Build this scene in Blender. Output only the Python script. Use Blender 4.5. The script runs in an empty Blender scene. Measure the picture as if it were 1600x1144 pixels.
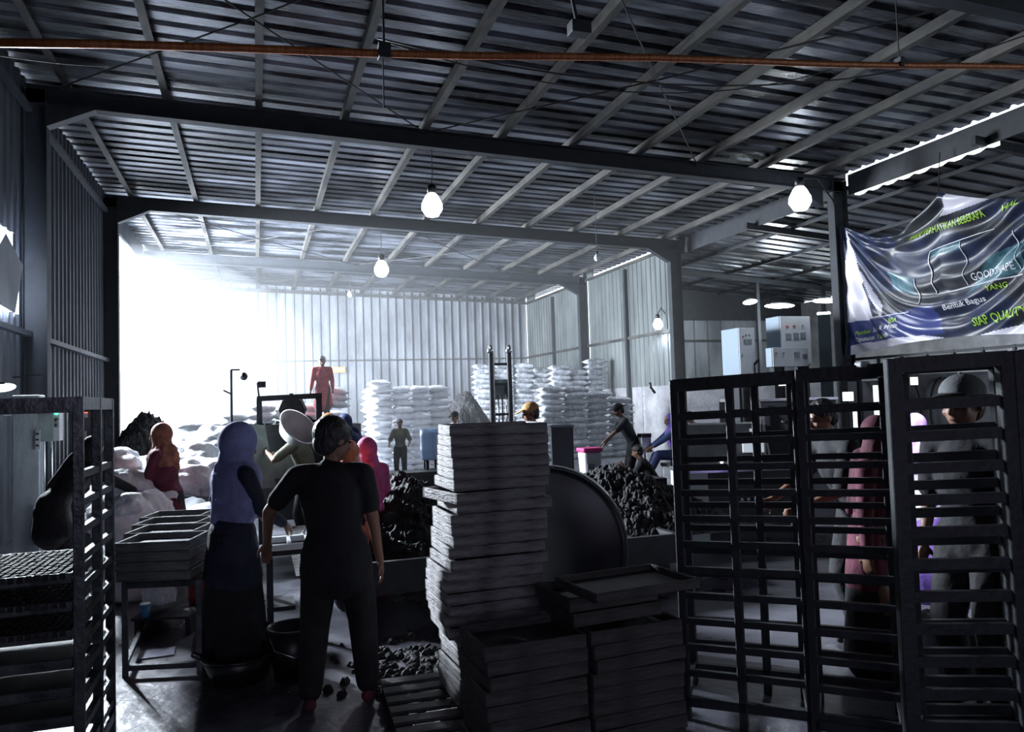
import bpy, bmesh, math, random
from mathutils import Vector, Matrix, noise
random.seed(7)
SC = bpy.context.scene
COL = SC.collection
R = math.radians
PI = math.pi

# ------------------------------------------------------------------ camera
FPX = 1200.0
CAM_POS = Vector((0, 0, 1.75))
YAW, PITCH, ROLL = 0.32288, 0.046136, -0.031416
cam_rot = Matrix.Rotation(-YAW, 3, 'Z') @ Matrix.Rotation(PI/2 + PITCH, 3, 'X') @ Matrix.Rotation(ROLL, 3, 'Z')
cd_ = bpy.data.cameras.new('camera')
cam = bpy.data.objects.new('camera', cd_)
COL.objects.link(cam)
cam.matrix_world = Matrix.Translation(CAM_POS) @ cam_rot.to_4x4()
cd_.sensor_width = 36.0
cd_.lens = FPX / 1600.0 * 36.0
cd_.clip_start = 0.05
cd_.clip_end = 300
SC.camera = cam

# ------------------------------------------------------------------ view, world, daylight
SC.view_settings.view_transform = 'Standard'
SC.view_settings.look = 'None'
SC.view_settings.gamma = 1
SC.view_settings.use_curve_mapping = False
SC.view_settings.exposure = 0.0
try:
    SC.cycles.max_bounces = 7
    SC.cycles.diffuse_bounces = 4
    SC.cycles.glossy_bounces = 3
    SC.cycles.transmission_bounces = 4
    SC.cycles.volume_bounces = 0
    SC.cycles.sample_clamp_indirect = 6.0
    SC.cycles.caustics_reflective = False
    SC.cycles.caustics_refractive = False
    SC.cycles.volume_step_rate = 4.0
except Exception:
    pass
w = bpy.data.worlds.new('sky')
SC.world = w
w.use_nodes = True
w.node_tree.nodes['Background'].inputs[0].default_value = (0.80, 0.89, 1.0, 1)
w.node_tree.nodes['Background'].inputs[1].default_value = 3.2

def area_light(name, loc, direction, sx, sy, power, color=(0.82, 0.9, 1.0)):
    l = bpy.data.lights.new(name, 'AREA')
    l.shape = 'RECTANGLE'
    l.size, l.size_y = sx, sy
    l.energy = power
    l.color = color
    o = bpy.data.objects.new(name, l)
    COL.objects.link(o)
    o.location = loc
    o.rotation_euler = Vector(direction).to_track_quat('-Z', 'Y').to_euler()
    return o
# daylight pouring in through the tall side opening (size_x runs along Y there)
area_light('daylight_side_opening', (-3.75, 23.2, 3.1), (1, 0.22, -0.05), 6.0, 5.8, 10000).data.spread = R(160)
# added weak blue fill behind the photographer; the rear wall is closed
area_light('fill_behind_camera', (-0.5, -3.9, 2.2), (0.05, 1, -0.35), 3.0, 2.0, 52, (0.76, 0.74, 1.0))
# daylight through the torn hole in the left wall
area_light('daylight_torn_hole', (-3.6, 12.4, 3.75), (1, -1.15, -0.5), 1.1, 1.1, 3600).data.spread = R(95)
# daylight in the side annex
area_light('daylight_annex_rooflight', (17.2, 18.5, 5.3), (-0.35, 0.1, -1), 3.0, 3.0, 130, (0.9, 1.0, 0.97))

# ------------------------------------------------------------------ pixel helpers
CR, CU, CF = cam_rot @ Vector((1, 0, 0)), cam_rot @ Vector((0, 1, 0)), cam_rot @ Vector((0, 0, -1))
def ray(px, py):
    return CF + CR*((px-800)/FPX) + CU*((572-py)/FPX)
def atY(px, py, Y):
    d = ray(px, py); return CAM_POS + d*(Y/d.y)
def atX(px, py, X):
    d = ray(px, py); return CAM_POS + d*(X/d.x)
def atZ(px, py, Z=0.0):
    d = ray(px, py); return CAM_POS + d*((Z-CAM_POS.z)/d.z)
def atD(px, py, D):
    return CAM_POS + ray(px, py)*D
def gx(px, Y, z=0.0):
    """world X where pixel column px meets the line at depth Y and height z"""
    py = 640
    for _ in range(6):
        p = atY(px, py, Y)
        py += (p.z - z) * FPX / Y
    return atY(px, py, Y).x

# ------------------------------------------------------------------ materials
MATS = {}
def mat(name, c1, rough=0.7, metal=0.0, c2=None, scale=3.0, bump=0.0, bscale=None, stretch=(1, 1, 1), lo=0.35, hi=0.65, detail=5.0, emit=None, estr=0.0, rvar=0.0, spec=None, coord='Object'):
    if name in MATS: return MATS[name]
    m = bpy.data.materials.new(name); m.use_nodes = True
    nt = m.node_tree; b = nt.nodes['Principled BSDF']
    b.inputs['Base Color'].default_value = (*c1, 1)
    b.inputs['Roughness'].default_value = rough
    b.inputs['Metallic'].default_value = metal
    if spec is not None: b.inputs['Specular IOR Level'].default_value = spec
    if c2 is not None or bump > 0:
        tc = nt.nodes.new('ShaderNodeTexCoord'); mp = nt.nodes.new('ShaderNodeMapping')
        mp.inputs['Scale'].default_value = stretch
        nt.links.new(tc.outputs[coord], mp.inputs['Vector'])
        nz = nt.nodes.new('ShaderNodeTexNoise'); nz.inputs['Scale'].default_value = scale; nz.inputs['Detail'].default_value = detail
        nz.inputs['Roughness'].default_value = 0.62
        nt.links.new(mp.outputs[0], nz.inputs['Vector'])
        if c2 is not None:
            cr = nt.nodes.new('ShaderNodeValToRGB')
            cr.color_ramp.elements[0].position = lo; cr.color_ramp.elements[1].position = hi
            cr.color_ramp.elements[0].color = (*c1, 1); cr.color_ramp.elements[1].color = (*c2, 1)
            nt.links.new(nz.outputs['Fac'], cr.inputs[0]); nt.links.new(cr.outputs[0], b.inputs['Base Color'])
        if rvar > 0:
            mr = nt.nodes.new('ShaderNodeMapRange')
            mr.inputs[1].default_value = 0.3; mr.inputs[2].default_value = 0.7
            mr.inputs[3].default_value = max(0.02, rough-rvar); mr.inputs[4].default_value = min(1, rough+rvar)
            nt.links.new(nz.outputs['Fac'], mr.inputs[0]); nt.links.new(mr.outputs[0], b.inputs['Roughness'])
        if bump > 0:
            n2 = nz
            if bscale:
                n2 = nt.nodes.new('ShaderNodeTexNoise'); n2.inputs['Scale'].default_value = bscale; n2.inputs['Detail'].default_value = 4
                nt.links.new(mp.outputs[0], n2.inputs['Vector'])
            bp = nt.nodes.new('ShaderNodeBump'); bp.inputs['Strength'].default_value = bump; bp.inputs['Distance'].default_value = 0.03
            nt.links.new(n2.outputs['Fac'], bp.inputs['Height']); nt.links.new(bp.outputs[0], b.inputs['Normal'])
    if emit is not None:
        b.inputs['Emission Color'].default_value = (*emit, 1); b.inputs['Emission Strength'].default_value = estr
    MATS[name] = m
    return m

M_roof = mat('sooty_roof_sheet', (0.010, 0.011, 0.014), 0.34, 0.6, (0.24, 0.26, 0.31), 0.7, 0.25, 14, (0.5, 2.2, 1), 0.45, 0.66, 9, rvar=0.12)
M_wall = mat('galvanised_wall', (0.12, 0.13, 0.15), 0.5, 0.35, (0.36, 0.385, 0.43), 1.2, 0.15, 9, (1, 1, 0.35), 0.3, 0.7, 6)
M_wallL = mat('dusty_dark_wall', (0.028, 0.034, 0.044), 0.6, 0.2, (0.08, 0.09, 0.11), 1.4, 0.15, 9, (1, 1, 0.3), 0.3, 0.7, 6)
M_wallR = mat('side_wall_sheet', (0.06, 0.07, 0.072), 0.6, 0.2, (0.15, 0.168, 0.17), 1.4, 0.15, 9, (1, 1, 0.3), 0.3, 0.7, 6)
M_steel = mat('dark_frame_steel', (0.006, 0.008, 0.012), 0.65, 0.0, (0.016, 0.02, 0.028), 4, 0.1)
M_purlin = mat('dusty_purlin_steel', (0.012, 0.013, 0.015), 0.6, 0.2, (0.07, 0.066, 0.058), 3, 0.1, None, (1, .3, 1))
M_conc = mat('grey_render', (0.16, 0.165, 0.18), 0.85, 0, (0.3, 0.3, 0.32), 1.6, 0.3, 12)
M_pillar = mat('pale_concrete', (0.25, 0.28, 0.29), 0.8, 0, (0.44, 0.47, 0.48), 2.5, 0.3, 12, (1, 1, .4))
M_floor = mat('worn_wet_concrete', (0.06, 0.06, 0.075), 0.38, 0, (0.20, 0.20, 0.24), 1.1, 0.4, 7, (1, 1, 1), 0.35, 0.7, 9, rvar=0.22)
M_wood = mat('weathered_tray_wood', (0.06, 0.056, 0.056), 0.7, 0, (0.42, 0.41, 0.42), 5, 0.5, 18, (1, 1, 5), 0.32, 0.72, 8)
M_wood_e = mat('tray_end_wood_painted_lit', (0.16, 0.15, 0.15), 0.7, 0, (0.62, 0.60, 0.61), 5, 0.5, 18, (1, 1, 5), 0.3, 0.66, 8)  # same tray wood painted paler so the end boards look lit
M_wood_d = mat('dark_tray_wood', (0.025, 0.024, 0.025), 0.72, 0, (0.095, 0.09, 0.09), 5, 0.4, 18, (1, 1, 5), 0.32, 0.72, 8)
M_trayin = mat('sooty_tray_bottom', (0.015, 0.015, 0.018), 0.6, 0, (0.04, 0.04, 0.045), 8, 0.2)
M_rack = mat('painted_rack_steel', (0.012, 0.014, 0.018), 0.55, 0.0, (0.032, 0.036, 0.044), 6, 0.15, 30)
M_rackL = mat('bare_rack_steel', (0.02, 0.023, 0.027), 0.36, 0.5, (0.09, 0.10, 0.11), 5, 0.15, 30)
M_char = mat('charcoal', (0.006, 0.006, 0.007), 0.75, 0, (0.03, 0.03, 0.033), 9, 1.0, 16, spec=.3)
M_sackw = mat('white_woven_sack', (0.70, 0.73, 0.78), 0.55, 0, (0.90, 0.92, 0.95), 6, 0.6, 14)
M_sackg = mat('grey_woven_sack', (0.26, 0.28, 0.31), 0.45, 0, (0.58, 0.61, 0.66), 5, 0.6, 14)
M_machine = mat('dark_machine_paint', (0.008, 0.009, 0.012), 0.6, 0.0, (0.022, 0.024, 0.029), 5, 0.2)
M_greysheet = mat('grey_green_sheet', (0.13, 0.17, 0.165), 0.5, 0.2, (0.26, 0.31, 0.30), 3, 0.1)
M_chrome = mat('bright_steel', (0.45, 0.47, 0.5), 0.22, 0.95, (0.6, 0.6, 0.62), 8)
M_panel = mat('white_panel_paint', (0.72, 0.76, 0.78), 0.35, 0, (0.82, 0.85, 0.86), 2)
M_panelside = mat('grey_panel_side', (0.2, 0.27, 0.34), 0.4, 0.1)
M_white = mat('white_plastic', (0.8, 0.82, 0.84), 0.35)
M_black = mat('black_plastic', (0.01, 0.01, 0.012), 0.4)
M_orange = mat('orange_rust_pipe', (0.20, 0.055, 0.012), 0.45, 0.2, (0.42, 0.14, 0.04), 6, 0.2, None, (6, 1, 1))
M_lamp = mat('lamp_glow', (1, 1, 1), 0.5, emit=(0.80, 0.88, 1.0), estr=14)
M_lampdim = mat('dim_lamp_glow', (1, 1, 1), 0.5, emit=(0.9, 1.0, 0.95), estr=14)
M_skylit = mat('translucent_sheet', (0.8, 0.88, 0.85), 0.5, emit=(0.88, 1.0, 0.96), estr=2.6)
M_cable = mat('black_cable', (0.008, 0.008, 0.01), 0.6)
M_skin = mat('tan_skin', (0.20, 0.105, 0.065), 0.5, 0, (0.26, 0.14, 0.09), 6)
M_hair = mat('black_hair', (0.006, 0.006, 0.008), 0.4, 0, (0.018, 0.018, 0.022), 40, 0.8, 60, (1, 1, .3))
M_eye = mat('dark_eye', (0.006, 0.005, 0.005), 0.15)
M_lip = mat('lip', (0.16, 0.06, 0.05), 0.5)
def cloth(name, c, c2=None, rough=0.85):
    c2 = c2 or tuple(min(1, v*1.7+0.004) for v in c)
    return mat(name, c, rough, 0, c2, 7, 0.5, 10)
C_black = cloth('black_cotton', (0.006, 0.0065, 0.009))
C_char = cloth('charcoal_trousers', (0.008, 0.008, 0.01))
C_navy = cloth('navy_cloth', (0.012, 0.016, 0.032))
C_blue = cloth('blue_cloth', (0.035, 0.06, 0.16))
C_lilac = cloth('dusty_lilac_cloth', (0.17, 0.185, 0.36))
C_purple = cloth('purple_cloth', (0.17, 0.10, 0.42))
C_brightpurple = cloth('bright_purple_cloth', (0.42, 0.27, 0.85))
C_maroon = cloth('maroon_cloth', (0.09, 0.018, 0.035))
C_red = cloth('red_cloth', (0.32, 0.03, 0.04))
C_rust = cloth('rust_orange_cloth', (0.38, 0.10, 0.06))
C_pink = cloth('pink_cloth', (0.34, 0.06, 0.17))
C_olive = cloth('olive_cloth', (0.07, 0.075, 0.05))
C_white = cloth('white_cotton', (0.6, 0.6, 0.66), (0.8, 0.8, 0.85))
C_tan = cloth('tan_cap_cloth', (0.30, 0.17, 0.06))
C_ocap = cloth('orange_cap_cloth', (0.42, 0.17, 0.07))
C_grey = cloth('grey_cap_cloth', (0.085, 0.09, 0.095))
C_brown = cloth('brown_cloth', (0.28, 0.17, 0.12))
C_glove = cloth('lilac_glove', (0.22, 0.22, 0.38))

# ------------------------------------------------------------------ object helpers
def tag(o, label=None, cat=None, group=None, kind=None):
    if label: o['label'] = label
    if cat: o['category'] = cat
    if group: o['group'] = group
    if kind: o['kind'] = kind
    return o
def empty(name, loc=(0, 0, 0), rz=0.0, label=None, cat=None, group=None):
    o = bpy.data.objects.new(name, None); COL.objects.link(o)
    o.location = loc; o.rotation_euler = (0, 0, rz); o.empty_display_size = 0.1
    return tag(o, label, cat, group)
def copy_tree(o, parent=None):
    c = o.copy(); COL.objects.link(c)
    if parent is not None: c.parent = parent
    for ch in list(o.children):
        copy_tree(ch, c)
    return c

class MB:
    def __init__(s): s.v = []; s.f = []; s.mi = []; s.cur = 0
    def add(s, vs, fs, M=None):
        n = len(s.v)
        s.v += [(M @ Vector(v)) if M is not None else Vector(v) for v in vs]
        s.f += [tuple(i+n for i in f) for f in fs]
        s.mi += [s.cur]*len(fs)
        return s
    def box(s, c, size, M=None, rz=0.0, taper=1.0):
        x, y, z = (d/2 for d in size); c = Vector(c)
        rot = Matrix.Rotation(rz, 3, 'Z')
        vs = [c + rot @ Vector((sx*x*(taper if sz > 0 else 1), sy*y*(taper if sz > 0 else 1), sz*z)) for sz in (-1, 1) for sx, sy in ((-1, -1), (1, -1), (1, 1), (-1, 1))]
        return s.add(vs, [(3, 2, 1, 0), (4, 5, 6, 7), (0, 1, 5, 4), (1, 2, 6, 5), (2, 3, 7, 6), (3, 0, 4, 7)], M)
    def bar(s, p0, p1, w, h=None, up=(0, 0, 1)):
        h = h or w
        p0, p1 = Vector(p0), Vector(p1); d = (p1-p0).normalized(); up = Vector(up)
        if abs(d.dot(up)) > 0.98: up = Vector((1, 0, 0))
        sx = d.cross(up).normalized(); sy = sx.cross(d).normalized()
        vs = [p + sx*(a*w/2) + sy*(b*h/2) for p in (p0, p1) for a, b in ((-1, -1), (1, -1), (1, 1), (-1, 1))]
        return s.add(vs, [(0, 1, 2, 3), (7, 6, 5, 4), (0, 4, 5, 1), (1, 5, 6, 2), (2, 6, 7, 3), (3, 7, 4, 0)])
    def ibeam(s, p0, p1, w, h, t=0.02, up=(0, 0, 1)):
        p0, p1 = Vector(p0), Vector(p1); d = (p1-p0).normalized(); up = Vector(up)
        sx = d.cross(up).normalized(); sy = sx.cross(d).normalized()
        s.bar(p0+sy*(h/2-t/2), p1+sy*(h/2-t/2), w, t, up); s.bar(p0-sy*(h/2-t/2), p1-sy*(h/2-t/2), w, t, up)
        s.bar(p0, p1, t, h-2*t, up); return s
    def tube(s, pts, r, n=8, cap=True):
        pts = [Vector(p) for p in pts]; rs = r if isinstance(r, (list, tuple)) else [r]*len(pts)
        vs = []; fs = []; a = None
        for i, p in enumerate(pts):
            d = (pts[min(i+1, len(pts)-1)] - pts[max(i-1, 0)]).normalized()
            if a is None:
                a = d.orthogonal().normalized()
            a = (a - d*a.dot(d)).normalized(); b = d.cross(a)
            for k in range(n):
                t = 2*PI*k/n; vs.append(p + (a*math.cos(t) + b*math.sin(t))*rs[i])
        for i in range(len(pts)-1):
            for k in range(n):
                k2 = (k+1) % n; fs.append((i*n+k, i*n+k2, (i+1)*n+k2, (i+1)*n+k))
        if cap:
            fs.append(tuple(range(n-1, -1, -1))); fs.append(tuple((len(pts)-1)*n+k for k in range(n)))
        return s.add(vs, fs)
    def lathe(s, prof, n=20, M=None, cap=True):
        vs = []; fs = []
        for r, z in prof:
            for k in range(n):
                t = 2*PI*k/n; vs.append((r*math.cos(t), r*math.sin(t), z))
        for i in range(len(prof)-1):
            for k in range(n):
                k2 = (k+1) % n; fs.append((i*n+k, i*n+k2, (i+1)*n+k2, (i+1)*n+k))
        if cap:
            fs.append(tuple(range(n-1, -1, -1))); fs.append(tuple((len(prof)-1)*n+k for k in range(n)))
        return s.add(vs, fs, M)
    def ell(s, c, r, M3=None, nu=14, nv=9):
        c = Vector(c); vs = []; fs = []
        M3 = M3 or Matrix.Identity(3)
        if not isinstance(r, (tuple, list, Vector)): r = (r, r, r)
        vs.append(c + M3 @ Vector((0, 0, -r[2])))
        for j in range(1, nv):
            ph = -PI/2 + PI*j/nv
            for k in range(nu):
                t = 2*PI*k/nu
                vs.append(c + M3 @ Vector((r[0]*math.cos(ph)*math.cos(t), r[1]*math.cos(ph)*math.sin(t), r[2]*math.sin(ph))))
        vs.append(c + M3 @ Vector((0, 0, r[2])))
        for k in range(nu):
            k2 = (k+1) % nu
            fs.append((0, 1+k2, 1+k))
            for j in range(nv-2):
                a = 1+j*nu
                fs.append((a+k, a+k2, a+nu+k2, a+nu+k))
            a = 1+(nv-2)*nu
            fs.append((a+k, a+k2, len(vs)-1))
        return s.add(vs, fs)
    def cone(s, p0, p1, r0, r1, n=12, flat=1.0, side=None):
        """round cone; flat squeezes it along the axis perpendicular to 'side'"""
        p0, p1 = Vector(p0), Vector(p1); d = p1-p0
        if d.length < 1e-5: return s
        z = d.normalized(); x = Vector(side) if side is not None else z.orthogonal()
        x = (x - z*x.dot(z)).normalized(); y = z.cross(x)
        M3 = Matrix((x, y, z)).transposed()
        vs = []
        for p, r in ((p0, r0), (p1, r1)):
            for k in range(n):
                t = 2*PI*k/n; vs.append(p + M3 @ Vector((r*math.cos(t), r*flat*math.sin(t), 0)))
        fs = [(k, (k+1) % n, n+(k+1) % n, n+k) for k in range(n)] + [tuple(range(n-1, -1, -1)), tuple(n+k for k in range(n))]
        s.add(vs, fs)
        s.ell(p0, (r0, r0*flat, min(r0, r0*flat)), M3, n, 7); s.ell(p1, (r1, r1*flat, min(r1, r1*flat)), M3, n, 7)
        return s
    def mesh(s, name, m, smooth=False):
        me = bpy.data.meshes.new(name); me.from_pydata([tuple(v) for v in s.v], [], s.f)
        for mm in (m if isinstance(m, (list, tuple)) else [m]): me.materials.append(mm)
        if isinstance(m, (list, tuple)): me.polygons.foreach_set('material_index', s.mi)
        if smooth: me.polygons.foreach_set('use_smooth', [True]*len(me.polygons))
        me.update(); return me
    def build(s, name, m, parent=None, smooth=False, loc=None, rz=None):
        o = bpy.data.objects.new(name, s.mesh(name, m, smooth)); COL.objects.link(o)
        if parent is not None: o.parent = parent
        if loc is not None: o.location = loc
        if rz is not None: o.rotation_euler.z = rz
        return o
def structure(name, mb, m, **k):
    o = mb.build(name, m, **k); o['kind'] = 'structure'; return o
def bevel(o, w=0.008, seg=2):
    b = o.modifiers.new('bevel', 'BEVEL'); b.width = w; b.segments = seg; b.limit_method = 'ANGLE'; return o
def blob(o, vox, it=5):
    r = o.modifiers.new('remesh', 'REMESH'); r.mode = 'VOXEL'; r.voxel_size = vox; r.use_smooth_shade = True
    q = o.modifiers.new('smooth', 'SMOOTH'); q.factor = 0.5; q.iterations = it
    return o
def V(*a): return Vector(a)

# ================================================================== THE BUILDING
XL, XR = -3.0, 11.6
YS = [13.4, 19.85, 26.6, 33.4]
def ztop(x): return 6.88 - 0.035*(x+3)          # top of the rafters
def trapez(n_per, period, amp, duty=0.35, ramp=0.12):
    """profile points (s, h) of ribbed sheet along s"""
    pts = []
    for i in range(n_per):
        s0 = i*period
        pts += [(s0, 0), (s0+period*(1-duty-ramp*2), 0), (s0+period*(1-duty-ramp), amp), (s0+period*(1-ramp), amp)]
    pts.append((n_per*period, 0))
    return pts

# floor
mb = MB()
mb.add([(-14, -5, 0), (26, -5, 0), (26, 40, 0), (-14, 40, 0)], [(0, 1, 2, 3)])
structure('floor', mb, M_floor)

# roof sheet: ribs run across the hall, repeated along its length
def rib_sheet_roof(name, x0, x1, y0, y1, zf, period=0.38, amp=0.045, m=M_roof):
    n = int((y1-y0)/period); prof = trapez(n, period, amp, 0.22, 0.1)
    mb = MB(); xs = [x0 + (x1-x0)*i/6 for i in range(7)]
    vs = []; fs = []
    for (s, h) in prof:
        for x in xs: vs.append((x, y0+s, zf(x)+h))
    k = len(xs)
    for i in range(len(prof)-1):
        for j in range(k-1): fs.append((i*k+j, (i+1)*k+j, (i+1)*k+j+1, i*k+j+1))
    mb.add(vs, fs)
    return structure(name, mb, m)
rib_sheet_roof('ceiling', XL-0.45, XR+0.75, -4.5, 33.8, lambda x: ztop(x)+0.16)

# vertical ribbed walls
def rib_wall(name, p0, p1, z0, z1, m, period=0.36, amp=0.04, inward=1, duty=0.12, ztf=None):
    p0, p1 = Vector(p0), Vector(p1); L = (p1-p0).length; d = (p1-p0)/L; nrm = Vector((-d.y, d.x))*inward
    n = max(1, int(round(L/period))); per = L/n; prof = trapez(n, per, amp, duty, 0.06)
    mb = MB(); vs = []; fs = []
    for s, h in prof:
        q = p0 + d*s + nrm*h
        vs += [(q.x, q.y, z0), (q.x, q.y, ztf(q.x) if ztf else z1)]
    for i in range(len(prof)-1): fs.append((2*i, 2*i+2, 2*i+3, 2*i+1))
    mb.add(vs, fs)
    return structure(name, mb, m)
rib_wall('wall_back', (XL-0.4, 33.45), (XR+0.35, 33.45), 0, 6.9, M_wall, 0.36, 0.10, -1, duty=.10, ztf=lambda x: ztop(x)+0.15)
# left wall: near part with a torn hole, then the big opening, then the far part
def left_wall_near():
    mb = MB(); x = XL-0.35
    hy0, hy1, hz0, hz1 = 11.85, 13.05, 3.15, 4.45
    n = int((20.1+4.5)/0.3); prof = trapez(n, (20.1+4.5)/n, 0.035, 0.3, 0.1)
    nz = 30; zt = ztop(x)+0.12
    vs = []; fs = []
    for s, h in prof:
        for j in range(nz+1): vs.append((x+h, -4.5+s, zt*j/nz))
    for i in range(len(prof)-1):
        ym = -4.5+(prof[i][0]+prof[i+1][0])/2
        for j in range(nz):
            zm = zt*(j+.5)/nz
            e = ((ym-12.45)/0.62)**2 + (max(0, zm-3.95)/0.55)**2 if zm > 3.2 else 9
            if e < 1: continue
            fs.append((i*(nz+1)+j, i*(nz+1)+j+1, (i+1)*(nz+1)+j+1, (i+1)*(nz+1)+j))
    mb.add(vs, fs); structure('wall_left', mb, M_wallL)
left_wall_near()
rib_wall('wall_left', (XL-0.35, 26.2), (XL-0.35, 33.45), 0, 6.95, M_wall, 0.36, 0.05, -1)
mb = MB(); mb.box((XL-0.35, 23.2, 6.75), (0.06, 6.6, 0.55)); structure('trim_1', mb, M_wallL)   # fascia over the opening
# rear wall behind the photographer, 
mb = MB()
mb.box((4.6, -4.4, 3.5), (16.4, 0.1, 7.0))
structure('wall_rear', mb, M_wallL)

# right wall: low rendered block wall + ribbed sheet with a light slot under the eave
XW = XR+0.38
mb = MB(); mb.box((XW+0.12, (19.85+33.4)/2, 1.05), (0.2, 13.6, 2.1)); structure('wall_right', mb, M_conc)
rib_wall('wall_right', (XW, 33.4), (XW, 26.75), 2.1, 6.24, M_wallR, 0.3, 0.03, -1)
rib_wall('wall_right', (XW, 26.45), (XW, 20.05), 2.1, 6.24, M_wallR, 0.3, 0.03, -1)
n_trim = [1]
def trim(mb, m=M_steel, **k):
    n_trim[0] += 1
    return structure('trim_%d' % n_trim[0], mb, m, **k)
mb = MB()
for y in (30.0, 23.3):
    mb = MB(); mb.bar((XW-0.06, y, 0), (XW-0.06, y, 6.1), 0.12, 0.14, (0, 1, 0)); trim(mb)
for z in (3.75, 6.24):
    mb = MB(); mb.bar((XW-0.05, 20.0, z), (XW-0.05, 33.3, z), 0.05, 0.09); trim(mb, M_purlin)
# bits of fascia interrupting the slot
for y0, y1 in ((32.3, 33.4), (27.3, 28.4), (26.0, 26.9), (20.0, 21.1)):
    mb = MB(); mb.box((XW+0.02, (y0+y1)/2, 6.4), (0.03, y1-y0, 0.3)); trim(mb, M_wallR)

# portal frames: column, haunch and rafter each
def portal(Y, mcol=M_steel):
    mb = MB()
    zl, zr = ztop(XL), ztop(XR)
    mb.ibeam((XL-0.17, Y, 0), (XL-0.17, Y, zl-0.05), 0.2, 0.34, 0.02, (1, 0, 0)); trim(mb, mcol)
    dx = 0.26 if Y == YS[0] else 0.0
    mb = MB(); mb.ibeam((XR+0.2+dx, Y, 0), (XR+0.2+dx, Y, zr-0.06), 0.2, 0.36, 0.02, (1, 0, 0)); trim(mb, mcol)
    mb = MB(); mb.ibeam((XL-0.3, Y, zl-0.155), (XR+0.35+dx, Y, zr-0.165), 0.2, 0.31, 0.02)
    for sx, x0, x1 in ((1, XL, XL+0.75), (-1, XR, XR-0.75)):
        zt0, zt1 = ztop(x0)-0.3, ztop(x1)-0.3
        vs = [(x0, Y-0.1, zt0+.02), (x1, Y-0.1, zt1+.02), (x0, Y-0.1, zt0-0.36), (x0, Y+0.1, zt0+.02), (x1, Y+0.1, zt1+.02), (x0, Y+0.1, zt0-0.36)]
        mb.add(vs, [(0, 1, 2), (5, 4, 3), (0, 3, 4, 1), (1, 4, 5, 2), (2, 5, 3, 0)])
    trim(mb, mcol)
for Y in YS[:3]: portal(Y)
portal(6.6)
mb = MB(); mb.bar((XL-0.3, 33.25, ztop(XL)-0.1), (XR+0.3, 33.25, ztop(XR)-0.1), 0.08, 0.12); trim(mb, M_purlin)
mb = MB(); mb.bar((XL-0.3, 33.3, 3.72), (XR+0.3, 33.3, 3.72), 0.06, 0.05); trim(mb, M_purlin)

# purlins
for k in range(11):
    x = -2.75 + 1.42*k
    mb = MB(); mb.bar((x, -4.4, ztop(x)+0.075), (x, 33.4, ztop(x)+0.075), 0.05, 0.15)
    mb.bar((x+0.05, -4.4, ztop(x)+0.01), (x+0.05, 33.4, ztop(x)+0.01), 0.07, 0.015)
    trim(mb, M_purlin)
# left eave girts
for z in (3.0, 6.5):
    mb = MB(); mb.bar((XL-0.26, -4.4, z), (XL-0.26, 20.0, z), 0.1, 0.08); trim(mb, M_wallL)
# diagonal rod bracing under the roof
for (x0, y0, x1, y1) in ((-2.9, 6.6, 3.0, 13.4), (3.0, 6.6, -2.9, 13.4), (3.0, 6.6, 8.6, 13.4), (8.6, 6.6, 3.0, 13.4), (-2.9, 19.9, 3.4, 26.6), (3.4, 19.9, -2.9, 26.6), (3.4, 19.9, 9.0, 26.6), (9.0, 19.9, 3.4, 26.6)):
    mb = MB(); zo = -0.05 if x1 > x0 else -0.02
    mb.tube([(x0, y0, ztop(x0)+zo), ((x0+x1)/2, (y0+y1)/2, ztop((x0+x1)/2)+zo-.05), (x1, y1, ztop(x1)+zo)], 0.013, 6); trim(mb, M_cable)

# ---- annex on the right: lower roof, back wall with daylight, low rendered wall
def za(x): return 6.12 - 0.08*(x-XR)
rib_sheet_roof('ceiling', XR+0.72, 21.5, -4.5, 27.0, lambda x: za(x)+0.12, 0.5, 0.04, M_roof)
rib_wall('wall_annex', (XW+0.25, 26.3), (21.4, 26.3), 2.0, 5.5, M_wall, 0.6, 0.05, -1)
mb = MB(); mb.box((16.8, 26.35, 1.0), (9.4, 0.2, 2.0)); structure('wall_annex', mb, M_conc)
mb = MB(); mb.bar((XW+0.3, 26.2, 3.9), (21.3, 26.2, 3.9), 0.06, 0.08); trim(mb, M_purlin)
mb = MB(); mb.box((16.8, 26.1, 5.5), (9.4, 0.1, 1.6)); trim(mb)
# annex outer wall, with window openings that let the day in
def wall_with_holes(name, x, y0, y1, z0, z1, holes, m, t=0.15):
    ys = sorted({y0, y1, *[h[0] for h in holes], *[h[1] for h in holes]}); zs = sorted({z0, z1, *[h[2] for h in holes], *[h[3] for h in holes]})
    mb = MB()
    for a, b in zip(ys, ys[1:]):
        for c, d in zip(zs, zs[1:]):
            ym, zm = (a+b)/2, (c+d)/2
            if any(h[0] < ym < h[1] and h[2] < zm < h[3] for h in holes): continue
            mb.box((x, ym, zm), (t, b-a, d-c))
    return structure(name, mb, m)
XA = 17.5
win = [(11.7, 12.15, 1.15, 2.5), (12.5, 12.9, 1.0, 2.1), (10.0, 10.5, 2.2, 2.5)]
wall_with_holes('wall_annex_side', 21.4, -4.5, 26.4, 0, 5.4, [], M_conc)
for (x0, y0, x1, y1, zo) in ((XR+.4, 16.6, 21.2, 16.6, -0.02), (XR+.4, 22.5, 21.2, 22.5, -0.02), (XR+.4, 10.0, 21.2, 10.0, -0.02)):
    mb = MB(); mb.bar((x0, y0, za(x0)+zo), (x1, y1, za(x1)+zo), 0.1, 0.16); trim(mb)
for x in (13.4, 15.4, 17.4, 19.4):
    mb = MB(); mb.bar((x, -4.4, za(x)+0.09), (x, 26.9, za(x)+0.09), 0.06, 0.09); trim(mb)
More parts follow.
